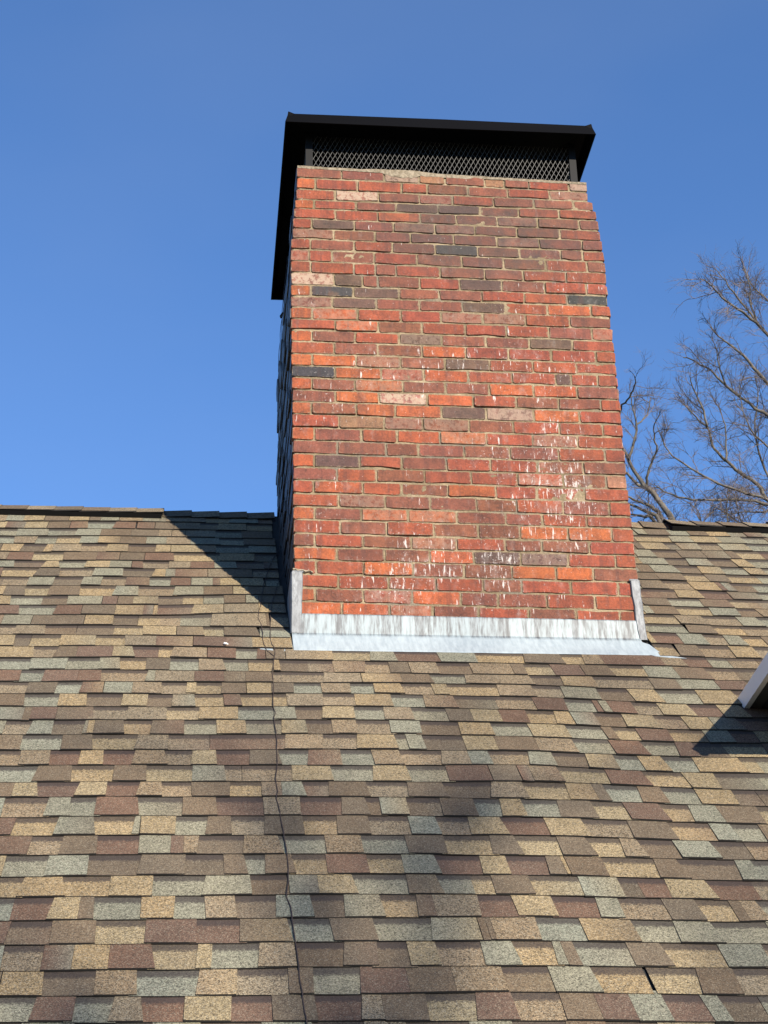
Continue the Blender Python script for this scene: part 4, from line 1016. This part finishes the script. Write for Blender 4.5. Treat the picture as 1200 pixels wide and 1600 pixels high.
SHADE = [
[(11.00,-28.84,11.83),(11.19,-28.41,12.20),(11.35,-27.92,12.62),(11.42,-27.62,12.88),(11.53,-27.19,13.25),(11.65,-26.61,13.75),(11.80,-26.01,14.27)],
[(11.13,-29.14,12.00),(11.09,-28.76,12.32),(11.04,-28.31,12.71),(10.98,-27.89,13.07),(10.92,-27.50,13.41),(10.87,-27.09,13.76)],
[(10.94,-27.79,13.02),(11.04,-27.52,13.25),(11.08,-27.22,13.51)],
[(10.82,-30.00,12.24),(10.74,-29.63,12.56),(10.62,-29.31,12.84),(10.49,-28.98,13.12),(10.33,-28.70,13.37)],
[(10.83,-29.83,12.67),(10.91,-29.46,12.99),(10.93,-29.15,13.26)],
[(11.42,-27.62,12.88),(11.61,-27.35,13.11),(11.75,-27.00,13.41)],
[(12.28,-30.03,12.22),(12.39,-29.65,12.55),(12.59,-29.27,12.88),(12.76,-28.98,13.12)],
[(11.40,-28.02,12.68),(11.30,-27.72,12.94),(11.26,-27.50,13.13)],
[(11.04,-28.31,12.71),(11.19,-28.16,12.84),(11.27,-27.99,12.99)],
]
def grow(mb_, p, d, length, rad, level, r, up):
    n = 4 if level < 3 else 3
    pts = [p]; dd = d.copy(); q_ = p.copy(); kids = []
    for k in range(n):
        dd = (dd + Vector((r.gauss(0, 0.16), r.gauss(0, 0.16), r.gauss(0, 0.16) + up))).normalized()
        q_ = q_ + dd * (length / n); pts.append(q_.copy()); kids.append((q_.copy(), dd.copy()))
    rr = [rad * (1 - 0.55 * k / n) for k in range(n + 1)]
    mb_.tube(pts, rr, 4 if level < 2 else 3, cap=False)
    if level >= 3: return
    for (kp, kd) in kids:
        for _ in range(1 if r.random() < 0.55 else 2):
            ax = Vector((r.gauss(0, 1), r.gauss(0, 1), r.gauss(0, 1))).cross(kd)
            if ax.length < 1e-3: continue
            nd = (kd + ax.normalized() * r.uniform(0.55, 1.1)).normalized()
            grow(mb_, kp, nd, length * r.uniform(0.42, 0.7), rad * 0.55, level + 1, r, up)
def tree(name, label, base, limbs, r_limb, tw_len, tw_rad, dens, seed, up, trunk_r, ground=-4.6, group=None, trunk_top=None):
    r = random.Random(seed)
    t = thing(name, base, label, 'tree', group)
    tw = MB()
    tt = Vector(trunk_top)
    pts = []
    for k in range(9):
        f = k / 8; pts.append(Vector(base) * (1 - f) + tt * f + Vector((0.06 * math.sin(k * 1.7), 0.05 * math.cos(k * 2.3), 0)) * (1 if 0 < k < 8 else 0))
    mb_ = MB(); mb_.tube(pts, [trunk_r * (1.3 - 0.55 * k / 8) for k in range(9)], 10)
    mb_.build('trunk', M_BARK, t, smooth=True)
    for li, (lim, rl) in enumerate(zip(limbs, r_limb)):
        P = [Vector(p) for p in lim]
        # smooth the limb
        S = []
        for a in range(len(P) - 1):
            p0, p1, p2, p3 = P[max(a-1, 0)], P[a], P[a+1], P[min(a+2, len(P)-1)]
            for k in range(4):
                x = k / 4
                S.append(0.5 * ((2*p1) + (p2-p0)*x + (2*p0-5*p1+4*p2-p3)*x*x + (3*p1-p0-3*p2+p3)*x*x*x) + Vector((r.gauss(0,1), r.gauss(0,1), r.gauss(0,1))) * 0.005)
        S.append(P[-1])
        n = len(S); rads = [0.85 * rl * (1 - 0.86 * k / (n - 1)) + 0.003 for k in range(n)]
        mb_ = MB(); mb_.tube(S, rads, 6, cap=True); mb_.build('branch', M_BARK, t, smooth=True)
        acc = 0.0
        for k in range(1, n):
            seg = S[k] - S[k-1]; acc += seg.length * dens
            while acc > 1:
                acc -= 1
                p = S[k-1] + seg * r.random(); d = seg.normalized()
                ax = Vector((r.gauss(0, 1), r.gauss(0, 0.6), r.gauss(0, 1))).cross(d)
                if ax.length < 1e-3: continue
                nd = (d * r.uniform(0.5, 1.1) + ax.normalized() * r.uniform(0.4, 1.0) + Vector((0, 0, up))).normalized()
                grow(tw, p, nd, tw_len * r.uniform(0.5, 1.2) * (0.6 + 0.4 * rads[k] / rl), max(tw_rad * r.uniform(0.6, 1.1), 0.0022), 1, r, up)
        grow(tw, S[-1], (S[-1] - S[-2]).normalized(), tw_len * 0.4, max(tw_rad * 0.6, 0.002), 2, r, up)
    tw.build('twigs', M_TWIG, t, kind='stuff')
    return t
def joined(limbs, hub, which): return [([hub] + l if i in which else l) for i, l in enumerate(limbs)]
hubA = (5.05, 10.2, 4.75)
tree('bare_tree', 'bare winter tree with pale limbs rising behind ridge beside chimney', (5.4, 10.4, -4.6), joined(LIMBS_A, hubA, (0, 6, 7, 8)),
     [0.050, 0.016, 0.018, 0.010, 0.014, 0.026, 0.034, 0.032, 0.028], 0.36, 0.0056, 8.0, 5, 0.0, 0.15, trunk_top=hubA)
hubB = (8.9, 13.2, 5.6)
tree('bare_tree', 'large bare twiggy tree behind roof at right edge', (9.2, 13.2, -4.6), joined(LIMBS_B, hubB, (0, 1, 2, 5, 7, 8, 11, 14, 15)),
     [0.030, 0.032, 0.046, 0.016, 0.015, 0.036, 0.012, 0.034, 0.032, 0.018, 0.016, 0.026, 0.014, 0.018, 0.02, 0.02, 0.012, 0.012, 0.012], 0.46, 0.0062, 11.5, 6, 0.0, 0.24, trunk_top=hubB)
# tree on the street side, behind the viewer towards the sun: its limbs dapple the lower roof
tree('shade_tree', 'tall bare tree standing behind the viewer and shading the lower roof', (11.6, -30.2, -4.6), SHADE,
     [0.115, 0.105, 0.08, 0.10, 0.07, 0.06, 0.08, 0.05, 0.05], 1.5, 0.02, 1.0, 7, 0.05, 0.32, trunk_top=(11.25, -29.3, 11.6))

# ------------------------------------------------------------------ small scrap on the shingles
mb_ = MB(); pts = [roof(-0.290 + 0.012 * math.cos(a * 0.6 + 1.2), -0.171 + 0.012 * math.sin(a * 0.6 + 1.2), 0.012 + 0.002 * a) for a in range(7)]
mb_.tube(pts, [0.003, 0.005, 0.006, 0.006, 0.005, 0.004, 0.002], 5)
o = mb_.build('paper_scrap', M_SCRAP); o['label'] = 'tiny curled white scrap lying on shingles left of flashing'; o['category'] = 'litter'
